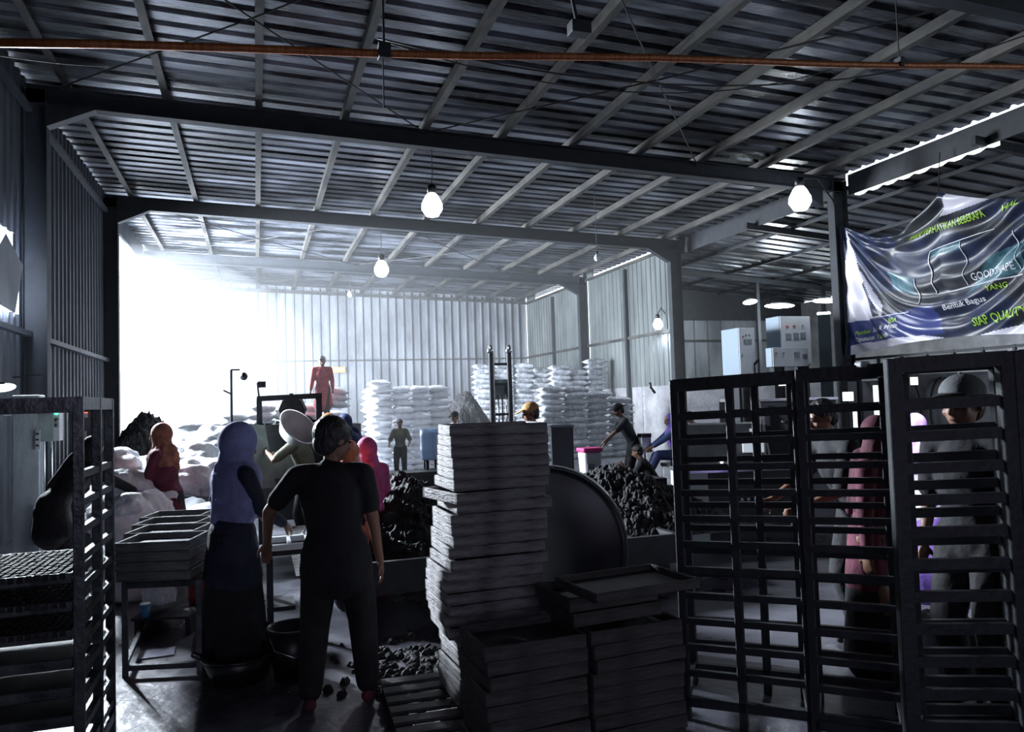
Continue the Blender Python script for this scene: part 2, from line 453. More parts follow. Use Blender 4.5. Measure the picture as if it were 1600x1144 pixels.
for y, x in ((22.5, 16.6), (22.5, 19.4)):
    mb = MB(); mb.bar((x, y, 0), (x, y, za(x)), 0.12, 0.12, (0, 1, 0)); trim(mb, M_steel)
# rendered wall behind the machines on the right
def low_wall(px0, Y0, px1, Y1, z1):
    a = V(gx(px0, Y0, 1), Y0, 0); b = V(gx(px1, Y1, 1), Y1, 0)
    mb = MB(); mb.bar(a+V(0, 0, z1/2), b+V(0, 0, z1/2), 0.15, z1); return structure('wall_low', mb, M_conc)
low_wall(1066, 16.2, 1420, 12.6, 1.95)
low_wall(1423, 12.55, 1800, 9.5, 2.05)

mb = MB(); mb.box((XR+0.7, 4.4, 6.22), (0.04, 17.8, 0.44)); trim(mb, M_steel)
mb = MB(); mb.box((XR+0.7, 16.9, 6.3), (0.04, 7.0, 0.5)); trim(mb, M_steel)
# translucent / daylight slits along the right eave
for (y0, y1, z, h) in ((2.0, 5.0, 6.3, 0.02),):
    mb = MB(); mb.box((XR+0.66, (y0+y1)/2, z), (0.02, y1-y0, h)); trim(mb, M_skylit)
mb = MB()
n = 26; vs = []; fs = []
for i in range(n+1):
    y = 13.1 - 3.4*i/n; dz = 0.05*abs(math.sin(i*PI/3.0))
    vs += [(XR+0.66, y, 5.98), (XR+0.66, y, 5.98-0.03-dz)]
for i in range(n): fs.append((2*i, 2*i+2, 2*i+3, 2*i+1))
mb.add(vs, fs); trim(mb, M_skylit)

# ================================================================== OVERHEAD THINGS
# long rusty pipe crossing the hall near the photographer
P = empty('overhead_pipe', atY(600, 75, 6.2), 0, 'rusty orange pipe running across the hall high under the roof', 'pipe')
O0 = Vector(P.location)
pa, pb = atY(-60, 66, 6.2), atY(1680, 108, 6.2)
pts = [pa.lerp(pb, i/12)-O0 + V(0, 0, 0.012*math.sin(i*1.3)) for i in range(13)]
MB().tube(pts, 0.032, 10).build('pipe', M_orange, P, True)
mb = MB(); mb.box((0, 0, -0.03), (0.1, 0.1, 0.13)); mb.tube([(0, 0, 0.02), (0, 0, 1.2)], 0.012, 6); bevel(mb.build('clamp', M_steel, P))
q = atY(1405, 98, 6.2)-O0
mb = MB(); mb.tube([q, q+V(0, 0, 1.0)], 0.008, 6); mb.box(q, (.05, .09, .1)); mb.build('hanger', M_steel, P)
q = atY(598, 85, 6.2)-O0
MB().tube([q, q-V(0, 0, 0.45)], 0.006, 6).build('dangling_rod', M_steel, P)
# junction fitting bolted under the roof above the pipe, with two tiny lights
c = atY(905, 45, 6.6)
P = empty('ceiling_junction_box', c, 0, 'dark fitting hanging from the near roof just above the orange pipe', 'fitting')
mb = MB(); mb.box((0, 0, 0), (0.2, 0.14, 0.12)); bevel(mb.build('housing', M_steel, P))
MB().tube([(-.02, 0, 0.05), (-0.1, 0, 0.5)], 0.02, 8).build('stem', M_steel, P)
# drooping cables
def cable(name, pts, label, r=0.007, sag=0.0, m=M_cable, n=14):
    a, b = pts
    q = [a.lerp(b, t/n) - V(0, 0, sag*4*(t/n)*(1-t/n)) for t in range(n+1)]
    o = MB().tube(q, r, 6).build(name, m, None, True); tag(o, label, 'cable'); return o
cable('power_cable', (atY(590, 60, 6.3), atY(1600, 56, 6.5)), 'dark cable sagging behind the orange pipe toward the right', 0.008, 0.5)
cable('power_cable', (atY(610, 68, 6.3), atY(1300, 108, 7.0)), 'thin dark cable leaving the pipe clamp toward the right column', 0.006, 0.35)
cable('guy_wire', (atY(-30, 82, 6.2), atY(170, 104, 9.0)), 'thin pale wire at the left edge just under the pipe', 0.006, 0.02, M_purlin)
cable('power_cable', (atY(20, 590, 12.6), atY(68, 585, 12.6)), 'short cable run along the left wall above the control boxes', 0.014, 0.0)

def bulb_lamp(px, py, Y, ztop_px, label, energy, lit=True, r=0.085, group='bulbs on drop wires', arm=None):
    c = atY(px, py, Y)
    P = empty('pendant_bulb', c, 0, label, 'lamp', group if group else None)
    top = atY(ztop_px[0], ztop_px[1], Y) - c
    MB().lathe([(0.001, -r*1.1), (r*.6, -r*.95), (r, -r*.3), (r*.97, r*.2), (r*.62, r*.9), (r*.36, r*1.25), (0.001, r*1.3)], 18).build('bulb', M_lamp if lit else M_white, P, True)
    MB().lathe([(r*.42, r*1.15), (r*.45, r*1.9), (r*.2, r*2.1)], 12).build('socket', M_black, P, True)
    if top.z > 0.2:
        MB().tube([(0, 0, r*2.05), (top.x*.5+.01, 0, top.z*.5), (top.x, 0, top.z)], 0.008, 6).build('drop_wire', M_cable, P)
    if arm: MB().tube([(0, 0, r*2), (arm[0]*.5, arm[1]*.5, r*2.3+arm[2]*.5), tuple(arm)], .018, 8).build('bracket_arm', M_steel, P)
    if lit:
        l = bpy.data.lights.new('bulb_light', 'SPOT'); l.spot_size = R(168); l.spot_blend = .5; l.energy = energy*4.5; l.color = (0.80, 0.87, 1.0); l.shadow_soft_size = r*0.9
        o = bpy.data.objects.new('bulb_light', l); COL.objects.link(o); o.parent = P; o.location = (0, 0, -r*1.4)
    return P
bulb_lamp(675, 322, 13.4, (674, 226), 'lit bare bulb on a drop wire under the nearer rafter', 60, True, 0.19)
bulb_lamp(596, 421, 19.85, (594, 345), 'lit bare bulb hanging under the second rafter, left of the nearer one', 60, True, 0.19)
c = atY(933, 407, 17.0)
bulb_lamp(933, 403, 16.5, (926, 256), 'unlit bulb hanging on a long wire right of the lit bulbs', 0, False, 0.075)
bulb_lamp(547, 460, 26.6, (547, 410), 'small unlit pendant before the far wall', 0, False, 0.09)
c = atX(1028, 507, XW-.28); bulb_lamp(1028, 507, c.y, (1028, 507), 'glaring lamp fixed to the ribbed side wall beside the second column', 35, True, 0.15, None, (.26, 0, .34))
c = atY(1250, 312, 12.7); bulb_lamp(1250, 312, 12.7, (1250, 312), 'largest glaring lamp, high beside the right hand column', 30, True, 0.22, None, (XR+.34-c.x, .60, .12))
# lamp bracket for the big lamp
a = atY(1250, 312, 12.7)
for px, py, nm in ((1172, 472, 'round'), (1218, 478, 'long'), (1292, 470, 'greenish')):
    c = atY(px, py, 21.0 if nm != 'round' else 19.0)
    P = empty('annex_ceiling_lamp', c, 0, {'round': 'small round lit lamp under the annex roof', 'long': 'long lit ceiling lamp right of the small round one', 'greenish': 'greenish lit ceiling lamp next to the right column'}[nm], 'lamp')
    sx = 0.28 if nm == 'round' else 1.1
    MB().ell((0, 0, 0), (sx*.5, 0.3, 0.07)).build('diffuser', M_lampdim, P, True)
    MB().box((0, 0, 0.08), (sx*.5, 0.2, 0.05)).build('housing', M_steel, P)
    if nm == 'long':
        l = bpy.data.lights.new('annex_light', 'POINT'); l.energy = 450; l.color = (.88, .96, 1); l.shadow_soft_size = .3
        o = bpy.data.objects.new('annex_light', l); COL.objects.link(o); o.parent = P; o.location = (0, 0, -.4)
# tube lamp on the left edge
c = atD(4, 606, 5.5)
P = empty('tube_lamp', c, 0, 'lit white lamp at the left edge above the rack', 'lamp')
MB().ell((0, 0, 0), (0.085, 0.04, 0.03), Matrix.Rotation(-.1, 3, 'Y')).build('diffuser', mat('tube_glow', (1, 1, 1), .5, emit=(.9, .95, 1), estr=6), P, True)
MB().box((-0.04, 0, 0.03), (0.12, 0.05, 0.02)).build('housing', M_steel, P)
# torn sheet flap beside the hole in the left wall
mb = MB(); x = XL-0.3
mb.add([(x, 12.0, 3.3), (x+.12, 12.35, 3.2), (x+.18, 12.5, 3.9), (x+.05, 12.2, 4.3), (x, 11.95, 4.0)], [(0, 1, 2, 3, 4)])
tag(mb.build('torn_wall_flap', M_wall), 'bent flap of sheet metal at the torn hole in the left wall', 'metal sheet')
# orange plate on the back wall
c = atY(528, 578, 33.2)
P = empty('wall_sign', c, 0, 'small orange and white plate on the far ribbed wall', 'sign')
MB().box((0, 0, 0), (0.62, 0.03, 0.24)).build('plate', mat('orange_plate', (0.8, 0.33, 0.08), 0.6), P)
MB().box((0.02, -0.02, 0.02), (0.46, 0.012, 0.1)).build('pale_band', mat('pale_yellow', (0.9, 0.75, 0.5), 0.6), P)

# ================================================================== SACKS
def sack_mesh(name, L, W, H, seed, m, n=12):
    rnd = random.Random(seed); mb = MB(); vs = []; fs = []
    off = Vector((rnd.random()*50, rnd.random()*50, rnd.random()*50))
    def pt(u, v, s):
        e = max(0.0, (1-abs(u)**3.2)) ** 0.75 * max(0.0, (1-abs(v)**2.6)) ** 0.8
        cx = 1 - 0.10*(1-abs(u))*0 + 0.06*(abs(u)*abs(v))**2
        x = u*L/2*(1-0.07*(1-abs(v)**2)*abs(u)**6)*cx; y = v*W/2*(1-0.10*(1-abs(u)**2)*abs(v)**6)*cx
        z = s*H/2*e
        q = Vector((x, y, z)); nn = noise.noise_vector(q*5.0+off)*0.022 + noise.noise_vector(q*13+off)*0.010
        return q + nn*min(1, e*2+.2)
    for s in (1, -1):
        b = len(vs)
        for i in range(n+1):
            for j in range(n+1): vs.append(pt(-1+2*i/n, -1+2*j/n, s))
        for i in range(n):
            for j in range(n):
                q = (b+i*(n+1)+j, b+(i+1)*(n+1)+j, b+(i+1)*(n+1)+j+1, b+i*(n+1)+j+1)
                fs.append(q if s > 0 else q[::-1])
    mb.add(vs, fs); me = mb.mesh(name, m, True)
    bm = bmesh.new(); bm.from_mesh(me); bmesh.ops.remove_doubles(bm, verts=bm.verts, dist=0.004); bm.to_mesh(me); bm.free()
    me.polygons.foreach_set('use_smooth', [True]*len(me.polygons)); return me
SW = [sack_mesh('sack', 0.62, 0.40, 0.20, s, M_sackw) for s in (1, 2, 3)]
SG = [sack_mesh('sack', 0.80, 0.45, 0.215, s+10, M_sackg) for s in (1, 2, 3)]
ORD = ['topmost', 'second', 'third', 'fourth', 'fifth', 'sixth', 'seventh', 'eighth', 'ninth', 'tenth', 'eleventh', 'twelfth', 'thirteenth', 'fourteenth', 'fifteenth', 'sixteenth', 'seventeenth', 'eighteenth', 'nineteenth', 'twentieth', 'twenty-first', 'twenty-second', 'twenty-third', 'twenty-fourth', 'twenty-fifth', 'twenty-sixth', 'twenty-seventh', 'twenty-eighth', 'twenty-ninth', 'thirtieth']
def sack(mesh, loc, rz, tilt, label, group, sc=1.0, cat='sack'):
    o = bpy.data.objects.new('sack', mesh); COL.objects.link(o)
    o.location = loc; o.rotation_euler = (tilt[0], tilt[1], rz); o.scale = (sc, sc, sc)
    return tag(o, label, cat, group)
def sack_column(px, Y, n, meshes, layer, colname, group, tint='white', jit=0.04, z0=0.0):
    x = gx(px, Y, 1)
    for k in range(n):
        i = n-1-k
        lab = '%s sack, %s from top, %s' % (tint, ORD[i], colname) if i else '%s sack, topmost, %s' % (tint, colname)
        sack(random.choice(meshes), (x+random.uniform(-jit, jit), Y+random.uniform(-jit, jit), z0+layer*(k+0.5)), random.uniform(-.15, .15) + (PI if random.random() < .5 else 0), (random.uniform(-.05, .05), random.uniform(-.05, .05)), lab, group, random.uniform(.94, 1.05))
for px, n, nm in ((597, 14, 'leftmost'), (629, 13, 'second'), (658, 13, 'third'), (687, 13, 'rightmost')):
    sack_column(px, 20.2, n, SW, 0.172, '%s column of the white sack wall' % nm, 'white sacks stacked before the far wall', jit=0.045)
sack_column(586, 20.9, 13, SW, 0.172, 'half hidden column at the white sack wall end', 'white sacks stacked before the far wall')
# grey and white stacks to the right, two depths
for px, n, Y, nm in ((757, 17, 26.9, 'far stack, leftmost column'), (788, 17, 26.9, 'far stack, column between the masts'), (820, 17, 26.9, 'far stack, column right of the masts'), (846, 16, 26.9, 'far stack, column at its right end')):
    sack_column(px, Y, n, SG if nm.endswith('end') else SG, 0.185, nm, 'grey sacks of the tall far stack', 'pale grey', 0.05)
for px, n, Y, nm in ((877, 16, 24.6, 'stack below the wall lamp, left column'), (905, 15, 24.6, 'stack below the wall lamp, middle column'), (932, 17, 24.6, 'stack below the wall lamp, right column')):
    sack_column(px, Y, n, SG, 0.185, nm, 'grey sacks below the wall lamp', 'grey', 0.05)
for px, n, Y, nm in ((862, 12, 21.0, 'first column from the left'), (898, 12, 21.0, 'second column from the left'), (934, 11, 21.0, 'column behind the man in a cap'), (968, 10, 21.0, 'rightmost column')):
    sack_column(px, Y, n, SG, 0.178, 'low front row, %s' % nm, 'grey sacks of the low front row', 'grey', 0.06)
# bright sacks piled behind the mixer on the left
k = 0
for row, (Y, z0, n, xs) in enumerate(((19.0, 0.0, 9, (300, 338, 375, 412, 448, 484, 520, 552)),)):
    for c_, px in enumerate(xs):
        nn = (8, 8, 9, 10, 9, 10, 9, 6)[c_]
        sack_column(px, Y, nn, SW, 0.185, 'pile behind the mixer, %s column' % ('first', 'second', 'third', 'fourth', 'fifth', 'sixth', 'seventh', 'eighth')[c_], 'white sacks piled behind the mixer', 'pale', 0.10, z0)
# two sacks high behind the man in red
c = atY(525, 628, 18.6)
for i, dz in enumerate((0.45, 0.3, 0.15)):
    sack(SW[i], (c.x, 18.7, c.z-0.2+dz), .3*i, (.05, .1), 'white sack on the heap beside the standing man in red, %s' % ('topmost', 'middle one', 'lowest')[i], 'sacks beside the man in red')

# loose white bags heaped on the left floor
def bag_mesh(seed, r=0.34, m=M_sackw):
    bm = bmesh.new(); bmesh.ops.create_icosphere(bm, subdivisions=4, radius=1.0)
    off = Vector((seed*7.3, seed*3.1, 0))
    for v in bm.verts:
        n1 = noise.noise(v.co*1.3+off); n2 = noise.noise(v.co*3.4+off); n3 = abs(noise.noise(v.co*7+off))
        q = v.co*(1+0.22*n1+0.13*n2-0.07*n3); q.z *= 0.68
        if q.z < -0.45: q.z = -0.45 + (q.z+.45)*.2
        v.co = q*r
    me = bpy.data.meshes.new('bag'); bm.to_mesh(me); bm.free(); me.materials.append(m)
    me.polygons.foreach_set('use_smooth', [True]*len(me.polygons)); return me
BM_ = [bag_mesh(s) for s in (1, 2, 3, 4)]
BMS = [bag_mesh(s+5, 0.17) for s in (1, 2)]
spots = [(182, 752, 8.6, 'small crumpled bag knotted on top beside the rack'), (192, 770, 8.8, 'white bag leaning against the rack side'), (214, 762, 9.6, 'bulging bag left of the woman in maroon'), (236, 752, 10.0, 'bag touching the maroon dress'), (233, 782, 9.0, 'low white bag before the maroon dress'), (212, 800, 8.6, 'crumpled bag above the tray table'), (190, 812, 8.3, 'bag near the gloved hand'),
         (298, 722, 10.3, 'upright pale bag right of the woman in maroon'), (313, 745, 9.8, 'wide bag behind the lilac headscarf'), (296, 752, 9.6, 'bag between the maroon and the lilac women'), (318, 738, 11.3, 'bag with a rope loop on the heap'), (176, 735, 9.8, 'grey bag below the dark heap'), (205, 738, 11.0, 'flat bag at the foot of the dark heap'), (330, 690, 12.0, 'far bag just behind the dark bucket'), (288, 700, 12.4, 'far bag right behind the maroon woman\'s back'), (196, 790, 8.1, 'smallest bag of the heap at table height')]
for i, (px, py, Y, lab) in enumerate(spots):
    p = atY(px, py, Y); ms = BM_ if 'small' not in lab else BMS
    o = bpy.data.objects.new('white_bag', ms[i % len(ms)]); COL.objects.link(o)
    o.location = (p.x, p.y, max(p.z, 0.17)); o.rotation_euler = (random.uniform(-.3, .3), random.uniform(-.3, .3), i*1.7)
    tag(o, lab, 'bag', 'loose white bags by the opening')
# lower bags that carry them
for i, (px, Y, z) in enumerate(((195, 8.9, .2), (225, 9.2, .2), (245, 9.9, .2), (210, 9.8, .25), (300, 10.0, .2), (318, 10.2, .2), (325, 11.5, .2), (205, 8.2, .18), (190, 10.2, .25), (290, 12.3, .2), (270, 10.8, .2))):
    o = bpy.data.objects.new('white_bag', BM_[(i+1) % 4]); COL.objects.link(o)
    o.location = (gx(px, Y, z), Y, z); o.rotation_euler = (0, 0, i*2.1); o.scale = (1.05, 1.05, 1.15)
    tag(o, 'large white bag at the bottom of the loose heap by the opening', 'bag', 'bottom bags of the loose heap')

# ================================================================== CHARCOAL HEAPS
def heap(name, cx, cy, rx, ry, h, seed, label, m=M_char, z0=0.0, rough=0.07, n=110, cat='charcoal', p=1.3):
    mb = MB(); vs = []; fs = []; off = Vector((seed*3.7, seed, 0))
    for i in range(n+1):
        for j in range(n+1):
            u, v = -1+2*i/n, -1+2*j/n
            x, y = cx+u*rx, cy+v*ry
            d = min(1, math.sqrt(u*u+v*v)); e = (1-d**p)
            q = Vector((x, y, 0))
            z = h*e*(1+0.35*noise.noise(q*1.3+off)) + rough*min(1, e*4)*(noise.noise(q*3+off)+0.6*noise.noise(q*9+off)+.55*noise.noise(q*19+off)+.5*noise.noise(q*37+off))
            vs.append((x, y, z0+max(0, z) if e > 0 else z0))
    for i in range(n):
        for j in range(n): fs.append((i*(n+1)+j, (i+1)*(n+1)+j, (i+1)*(n+1)+j+1, i*(n+1)+j+1))
    mb.add(vs, fs); o = mb.build(name, m, None, False)
    return tag(o, label, cat, None, 'stuff')
# low mixing bed with the main heap
BX0, BX1, BY0, BY1 = gx(560, 6.3), gx(1060, 6.3), 6.3, 9.4
P = empty('mixing_bed', ((BX0+BX1)/2, (BY0+BY1)/2, 0), 0, 'low black steel bed carrying the charcoal heap behind the tall tray stack', 'mixing bed')
lx, ly = (BX1-BX0)/2, (BY1-BY0)/2
MB().box((0, 0, 0.36), (2*lx, 2*ly, 0.12)).build('deck', M_machine, P)
for s in (-1, 1):
    MB().box((0, s*ly, 0.36), (2*lx, 0.05, 0.26)).build('side_board', M_machine, P)
    MB().box((s*lx, 0, 0.36), (0.05, 2*ly, 0.26)).build('end_board', M_machine, P)
    for t in (-1, 1): MB().box((s*(lx-.1), t*(ly-.1), 0.15), (0.1, 0.1, 0.3)).build('leg', M_machine, P)
heap('charcoal_heap', gx(625, 7.7), 7.75, 1.05, 1.35, 0.62, 2, 'black charcoal heaped on the bed beside the woman in pink', z0=0.42)
heap('charcoal_heap', gx(985, 7.6), 7.8, 1.15, 1.3, 0.55, 4, 'black charcoal heaped on the bed beyond the big dark disc', z0=0.42)
heap('charcoal_heap', -2.0, 16.8, 1.25, 3.2, 1.75, 5, 'tall dark charcoal heap beside the bright side opening', rough=.12)
heap('charcoal_heap', gx(725, 23), 23.4, 1.8, 1.8, 2.05, 6, 'dark charcoal heap between the white and the grey sack stacks', rough=.09)
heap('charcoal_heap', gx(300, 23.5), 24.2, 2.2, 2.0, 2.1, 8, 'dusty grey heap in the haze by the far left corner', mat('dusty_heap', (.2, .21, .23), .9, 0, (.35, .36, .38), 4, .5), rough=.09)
# scattered lumps in front of the heap
def lump_mesh(seed, r):
    bm = bmesh.new(); bmesh.ops.create_icosphere(bm, subdivisions=2, radius=r)
    for v in bm.verts: v.co *= 1+0.4*noise.noise(v.co*(1.2/r)+Vector((seed*5, 0, 0)))
    me = bpy.data.meshes.new('lump'); bm.to_mesh(me); bm.free(); me.materials.append(M_char); return me
LM = [lump_mesh(s, 0.035) for s in range(4)]
rnd = random.Random(4); mb = MB()
tmp = []
for i in range(260):
    me = LM[i % 4]; x = gx(640, 5.1)+rnd.gauss(0, .22); y = 5.15+rnd.gauss(0, .3); s = rnd.uniform(.3, 1.0)
    mb.add([(v.co*s + Vector((x, y, 0.015*s))) for v in me.vertices], [tuple(p.vertices) for p in me.polygons])
tag(mb.build('charcoal_crumbs', M_char), 'charcoal crumbs scattered on the bright floor left of the tray stack', 'charcoal', None, 'stuff')
# green scoop basket on the heap
def basket(name, p, r0, r1, h, m, label, cat, rz=0, handle=True, rim=True, rib=0):
    P = empty(name, p, rz, label, cat)
    MB().lathe([(r0*.96, 0.0), (r0, 0.005), ((r0+r1)/2, h*.5), (r1, h), (r1*.95, h), (r0*.93, 0.02), (0.001, 0.02)], 24, cap=False).build('bowl', m, P, True)
    if rim:
        MB().tube([(r1*math.cos(t*PI/12), r1*math.sin(t*PI/12), h) for t in range(25)], 0.012, 6, False).build('rim', m, P, True)
    if handle:
        for s in (-1, 1):
            MB().tube([(s*r1+s*.0, -.05, h), (s*(r1+.05), -.04, h+.03), (s*(r1+.05), .04, h+.03), (s*r1, .05, h)], 0.008, 6).build('handle', m, P, True)
    return P
M_green = mat('pale_green_plastic', (0.16, 0.23, 0.20), 0.45)
p = atY(655, 870, 6.75); basket('scoop_basket', (p.x, p.y, p.z), 0.09, 0.15, 0.13, M_green, 'pale green plastic scoop basket lying on the charcoal heap', 'basket', .4)
p = atZ(375, 1062, 0); basket('floor_basin', (p.x, p.y, 0), 0.17, 0.235, 0.17, M_black, 'black basin on the floor beside the woman in a lilac headscarf', 'basin')

# ================================================================== MACHINES IN THE MIDDLE
# mixer with upright frame
Y0 = 10.6
p0 = V(gx(395, Y0), Y0, 0)
def X_(px, Y=10.6, z=1.2): return gx(px, Y, z)
def Z_(px, py, Y): return atY(px, py, Y).z
P = empty('charcoal_mixer', (X_(450), Y0, 0), 0, 'dark charcoal mixer with an upright frame behind the man in a black shirt', 'machine')
ox = P.location.x
def rel(px, py, Y): q = atY(px, py, Y); return V(q.x-ox, q.y-Y0, q.z)
xa, xb = rel(405, 625, Y0).x, rel(497, 620, Y0).x
zt_ = rel(450, 622, Y0).z
MB().bar((xa, 0, 0), (xa, 0, zt_), 0.07).build('frame_post', M_steel, P)
MB().bar((xb, 0, 0.3), (xb, 0, zt_), 0.06).build('frame_post', M_steel, P)
MB().bar((xb+.06, 0.5, 0.3), (xb+.06, 0.5, zt_), 0.05).build('frame_post', M_steel, P)
MB().bar((xa-.03, 0, zt_), (xb+.05, 0, zt_+.02), 0.06, 0.07).build('top_beam', M_steel, P)
MB().bar((xa+.06, -.05, 0.9), (xa+.06, -.05, 1.62), 0.045, 0.02).build('white_guide_strip', M_white, P)
xl, xr = rel(388, 700, Y0).x, rel(528, 700, Y0).x
mb = MB(); zt2 = rel(450, 662, Y0).z
mb.add([(xl, -.35, zt2), (xr, -.35, zt2), (xr, .75, zt2), (xl, .75, zt2), (xl+.25, -.1, 0.75), (xr-.1, -.1, 0.75), (xr-.1, .5, .75), (xl+.25, .5, .75)], [(4, 5, 1, 0), (5, 6, 2, 1), (6, 7, 3, 2), (7, 4, 0, 3), (7, 6, 5, 4)])
mb.build('hopper', M_machine, P)
hp = heap('charcoal_fill', (xl+xr)/2, .2, (xr-xl)/2*.93, .5, 0.22, 3, '', z0=zt2-.12, rough=.08, n=30); 
for kk in ('label', 'category', 'kind'):
    if kk in hp: del hp[kk]
hp.parent = P; hp['label'] = 'black charcoal in the hopper'
MB().box(((xl+xr)/2, .2, .55), (xr-xl-.3, .6, .5)).build('gearbox', M_machine, P)
for sx in (xl+.2, xr-.1):
    for sy in (-.1, .5): MB().box((sx, sy, .2), (.08, .08, .4)).build('leg', M_steel, P)
mb = MB(); a = [rel(390, 662, 10.1), rel(414, 665, 10.1), rel(432, 762, 10.0), rel(388, 765, 10.0)]
mb.add([v for v in a]+[v+V(0, .03, 0) for v in a], [(3, 2, 1, 0), (4, 5, 6, 7), (0, 1, 5, 4), (1, 2, 6, 5), (2, 3, 7, 6), (3, 0, 4, 7)]); mb.build('side_sheet', M_greysheet, P)
MB().box(rel(447, 729, 10.1)+V(0, 0, 0), (0.55, .1, .28)).build('lower_cover', M_greysheet, P)
mb = MB(); q = rel(455, 640, 10.9)
mb.lathe([(0.001, -.14), (.17, -.13), (.21, 0), (.17, .13), (.001, .14)], 8, Matrix.Translation(q) @ Matrix.Rotation(PI/2, 4, 'X')); mb.tube([q, q+V(0, 0, .22)], .03, 6); mb.build('motor', M_machine, P)
MB().tube([rel(402, 598, 10.6), rel(405, 625, 10.6)], .012, 6).build('lamp_stalk', M_steel, P)
MB().box(rel(409, 601, 10.6), (.1, .08, .08)).build('work_lamp', M_steel, P)
# pole with camera-like lamp left of the mixer
q = atY(361, 665, 10.9); top = atY(361, 578, 10.9)
P = empty('lamp_pole', (q.x, q.y, 0), 0, 'thin black pole with a small round spotlight on a short arm', 'lamp')
MB().tube([(0, 0, 0), (top.x-q.x, 0, top.z)], .018, 8).build('pole', M_steel, P)
MB().tube([(top.x-q.x, 0, top.z), (.12, 0, top.z+.0)], .012, 6).build('arm', M_steel, P)
MB().ell((.17, 0, top.z-.09), (.05, .06, .055)).build('spot_head', M_black, P, True)
MB().tube([(0, 0, top.z-.32), (-.09, 0, top.z-.27)], .012, 6).build('clamp', M_steel, P)
MB().lathe([(.16, 0), (.15, .03), (.001, .04)], 16).build('foot', M_steel, P)
# long dark trough behind the workers
ya = 12.6
x0, x1 = gx(578, ya, .8), gx(702, ya, .8); zt3, zb3 = Z_(640, 737, ya), Z_(640, 776, ya)
P = empty('long_trough', ((x0+x1)/2, ya, 0), 0, 'long black trough behind the woman in pink', 'trough')
MB().box((0, 0, (zt3+zb3)/2), (x1-x0, .5, zt3-zb3)).build('body', M_machine, P)
for s in (-1, 1):
    MB().box((s*(x1-x0-.2)/2, 0, zb3/2), (.08, .4, zb3)).build('leg', M_steel, P)
P2 = atY(608, 757, 12.33)
o = MB().tube([(P2.x-.12, 12.335, P2.z-.03), (P2.x, 12.33, P2.z+.0), (P2.x+.14, 12.335, P2.z+.03)], [.012, .02, .012], 8).build('yellow_strap', mat('neon_yellow', (.62, .72, .02), .5), None, True)
tag(o, 'short neon yellow strap on the face of the black trough', 'strap')
# light patch of plank deck behind
tag(MB().box((gx(660, 11.2, .35), 11.3, .33), (1.6, .5, .04)).build('plank_deck', mat('pale_board', (.3, .3, .31), .7, 0, (.45, .45, .46), 4)), 'pale board lying flat just before the black trough', 'board')
# blue drum on a stand
q = atY(674, 718, 12.9); r = .185; zt4 = atY(674, 670, 12.9).z
P = empty('blue_drum', (q.x, q.y, 0), 0, 'pale blue plastic drum standing on a black stand left of the tray stack', 'drum')
h = zt4-q.z
MB().lathe([(r*.94, q.z), (r*.97, q.z+.04), (r, q.z+h*.3), (r*1.02, q.z+h*.33), (r, q.z+h*.36), (r, q.z+h*.75), (r*1.02, q.z+h*.78), (r, q.z+h*.82), (r*.97, zt4), (r*.9, zt4), (r*.9, zt4-.05), (.001, zt4-.05)], 28).build('shell', mat('pale_blue_plastic', (.33, .47, .72), .4), P, True)
MB().box((.12, -r*.86, zt4-.2), (.13, .03, .14)).build('white_label', M_white, P)
for a_ in range(4):
    MB().box((.13*math.cos(a_*PI/2+.78), .13*math.sin(a_*PI/2+.78), q.z/2), (.05, .05, q.z)).build('stand_leg', M_steel, P)
# dark bin behind the capped man
x0, x1 = gx(858, 12.6, 1.2), gx(889, 12.6, 1.2); za_, zb_ = Z_(873, 664, 12.6), Z_(873, 713, 12.6)
P = empty('dark_bin', ((x0+x1)/2+.05, 12.6, 0), -.36, 'tall dark blue-black bin right behind the tray stack', 'bin')
bevel(MB().box((0, 0, (za_+.5)/2+.0), (x1-x0, .4, za_-.5), None, 0, 1.05).build('body', mat('slate_plastic', (.014, .018, .026), .6), P), .02)
MB().box((0, 0, za_-.02), (x1-x0+.05, .44, .03)).build('rim', mat('slate_rim', (.1, .11, .13), .5), P)
MB().box((0, 0, .25), (x1-x0-.05, .36, .5)).build('stand', M_steel, P)
# twin mast press
ym = 14.6; xm0, xm1 = gx(768, ym, 2), gx(797, ym, 2); xc = (xm0+xm1)/2; zt5 = Z_(780, 552, ym)
P = empty('mast_press', (xc, ym, 0), 0, 'tall press with two bright steel masts before the sack stacks', 'machine')
for s, xx in ((-1, xm0-xc), (1, xm1-xc)):
    mb = MB(); mb.bar((xx, 0, .3), (xx, 0, zt5), .07, .07, (0, 1, 0)); m_ = mb.build('mast', M_machine, P)
    MB().bar((xx+s*-.045, -.02, .9), (xx+s*-.045, -.02, zt5), .03, .03, (0, 1, 0)).build('slide_rail', M_chrome, m_)
    MB().lathe([(.05, 0), (.07, .04), (.05, .09), (.03, .16), (.001, .17)], 10, Matrix.Translation(V(xx, 0, zt5))).build('mast_head', M_chrome, P, True)
for z in (zt5-.22, 2.1, 1.5): MB().box((0, 0, z), (xm1-xm0, .05, .05)).build('cross_bar', M_steel, P)
MB().box((0, .05, .45), (.75, .55, .9)).build('press_body', M_machine, P)
for k in range(4): MB().tube([(-.12+.08*k, .05, .9), (-.13+.085*k, .05, 1.9)], .018, 8).build('cylinder', M_chrome if k % 2 else M_machine, P, True)
MB().box((0, .1, 2.0), (.36, .1, .4)).build('back_panel', M_greysheet, P)

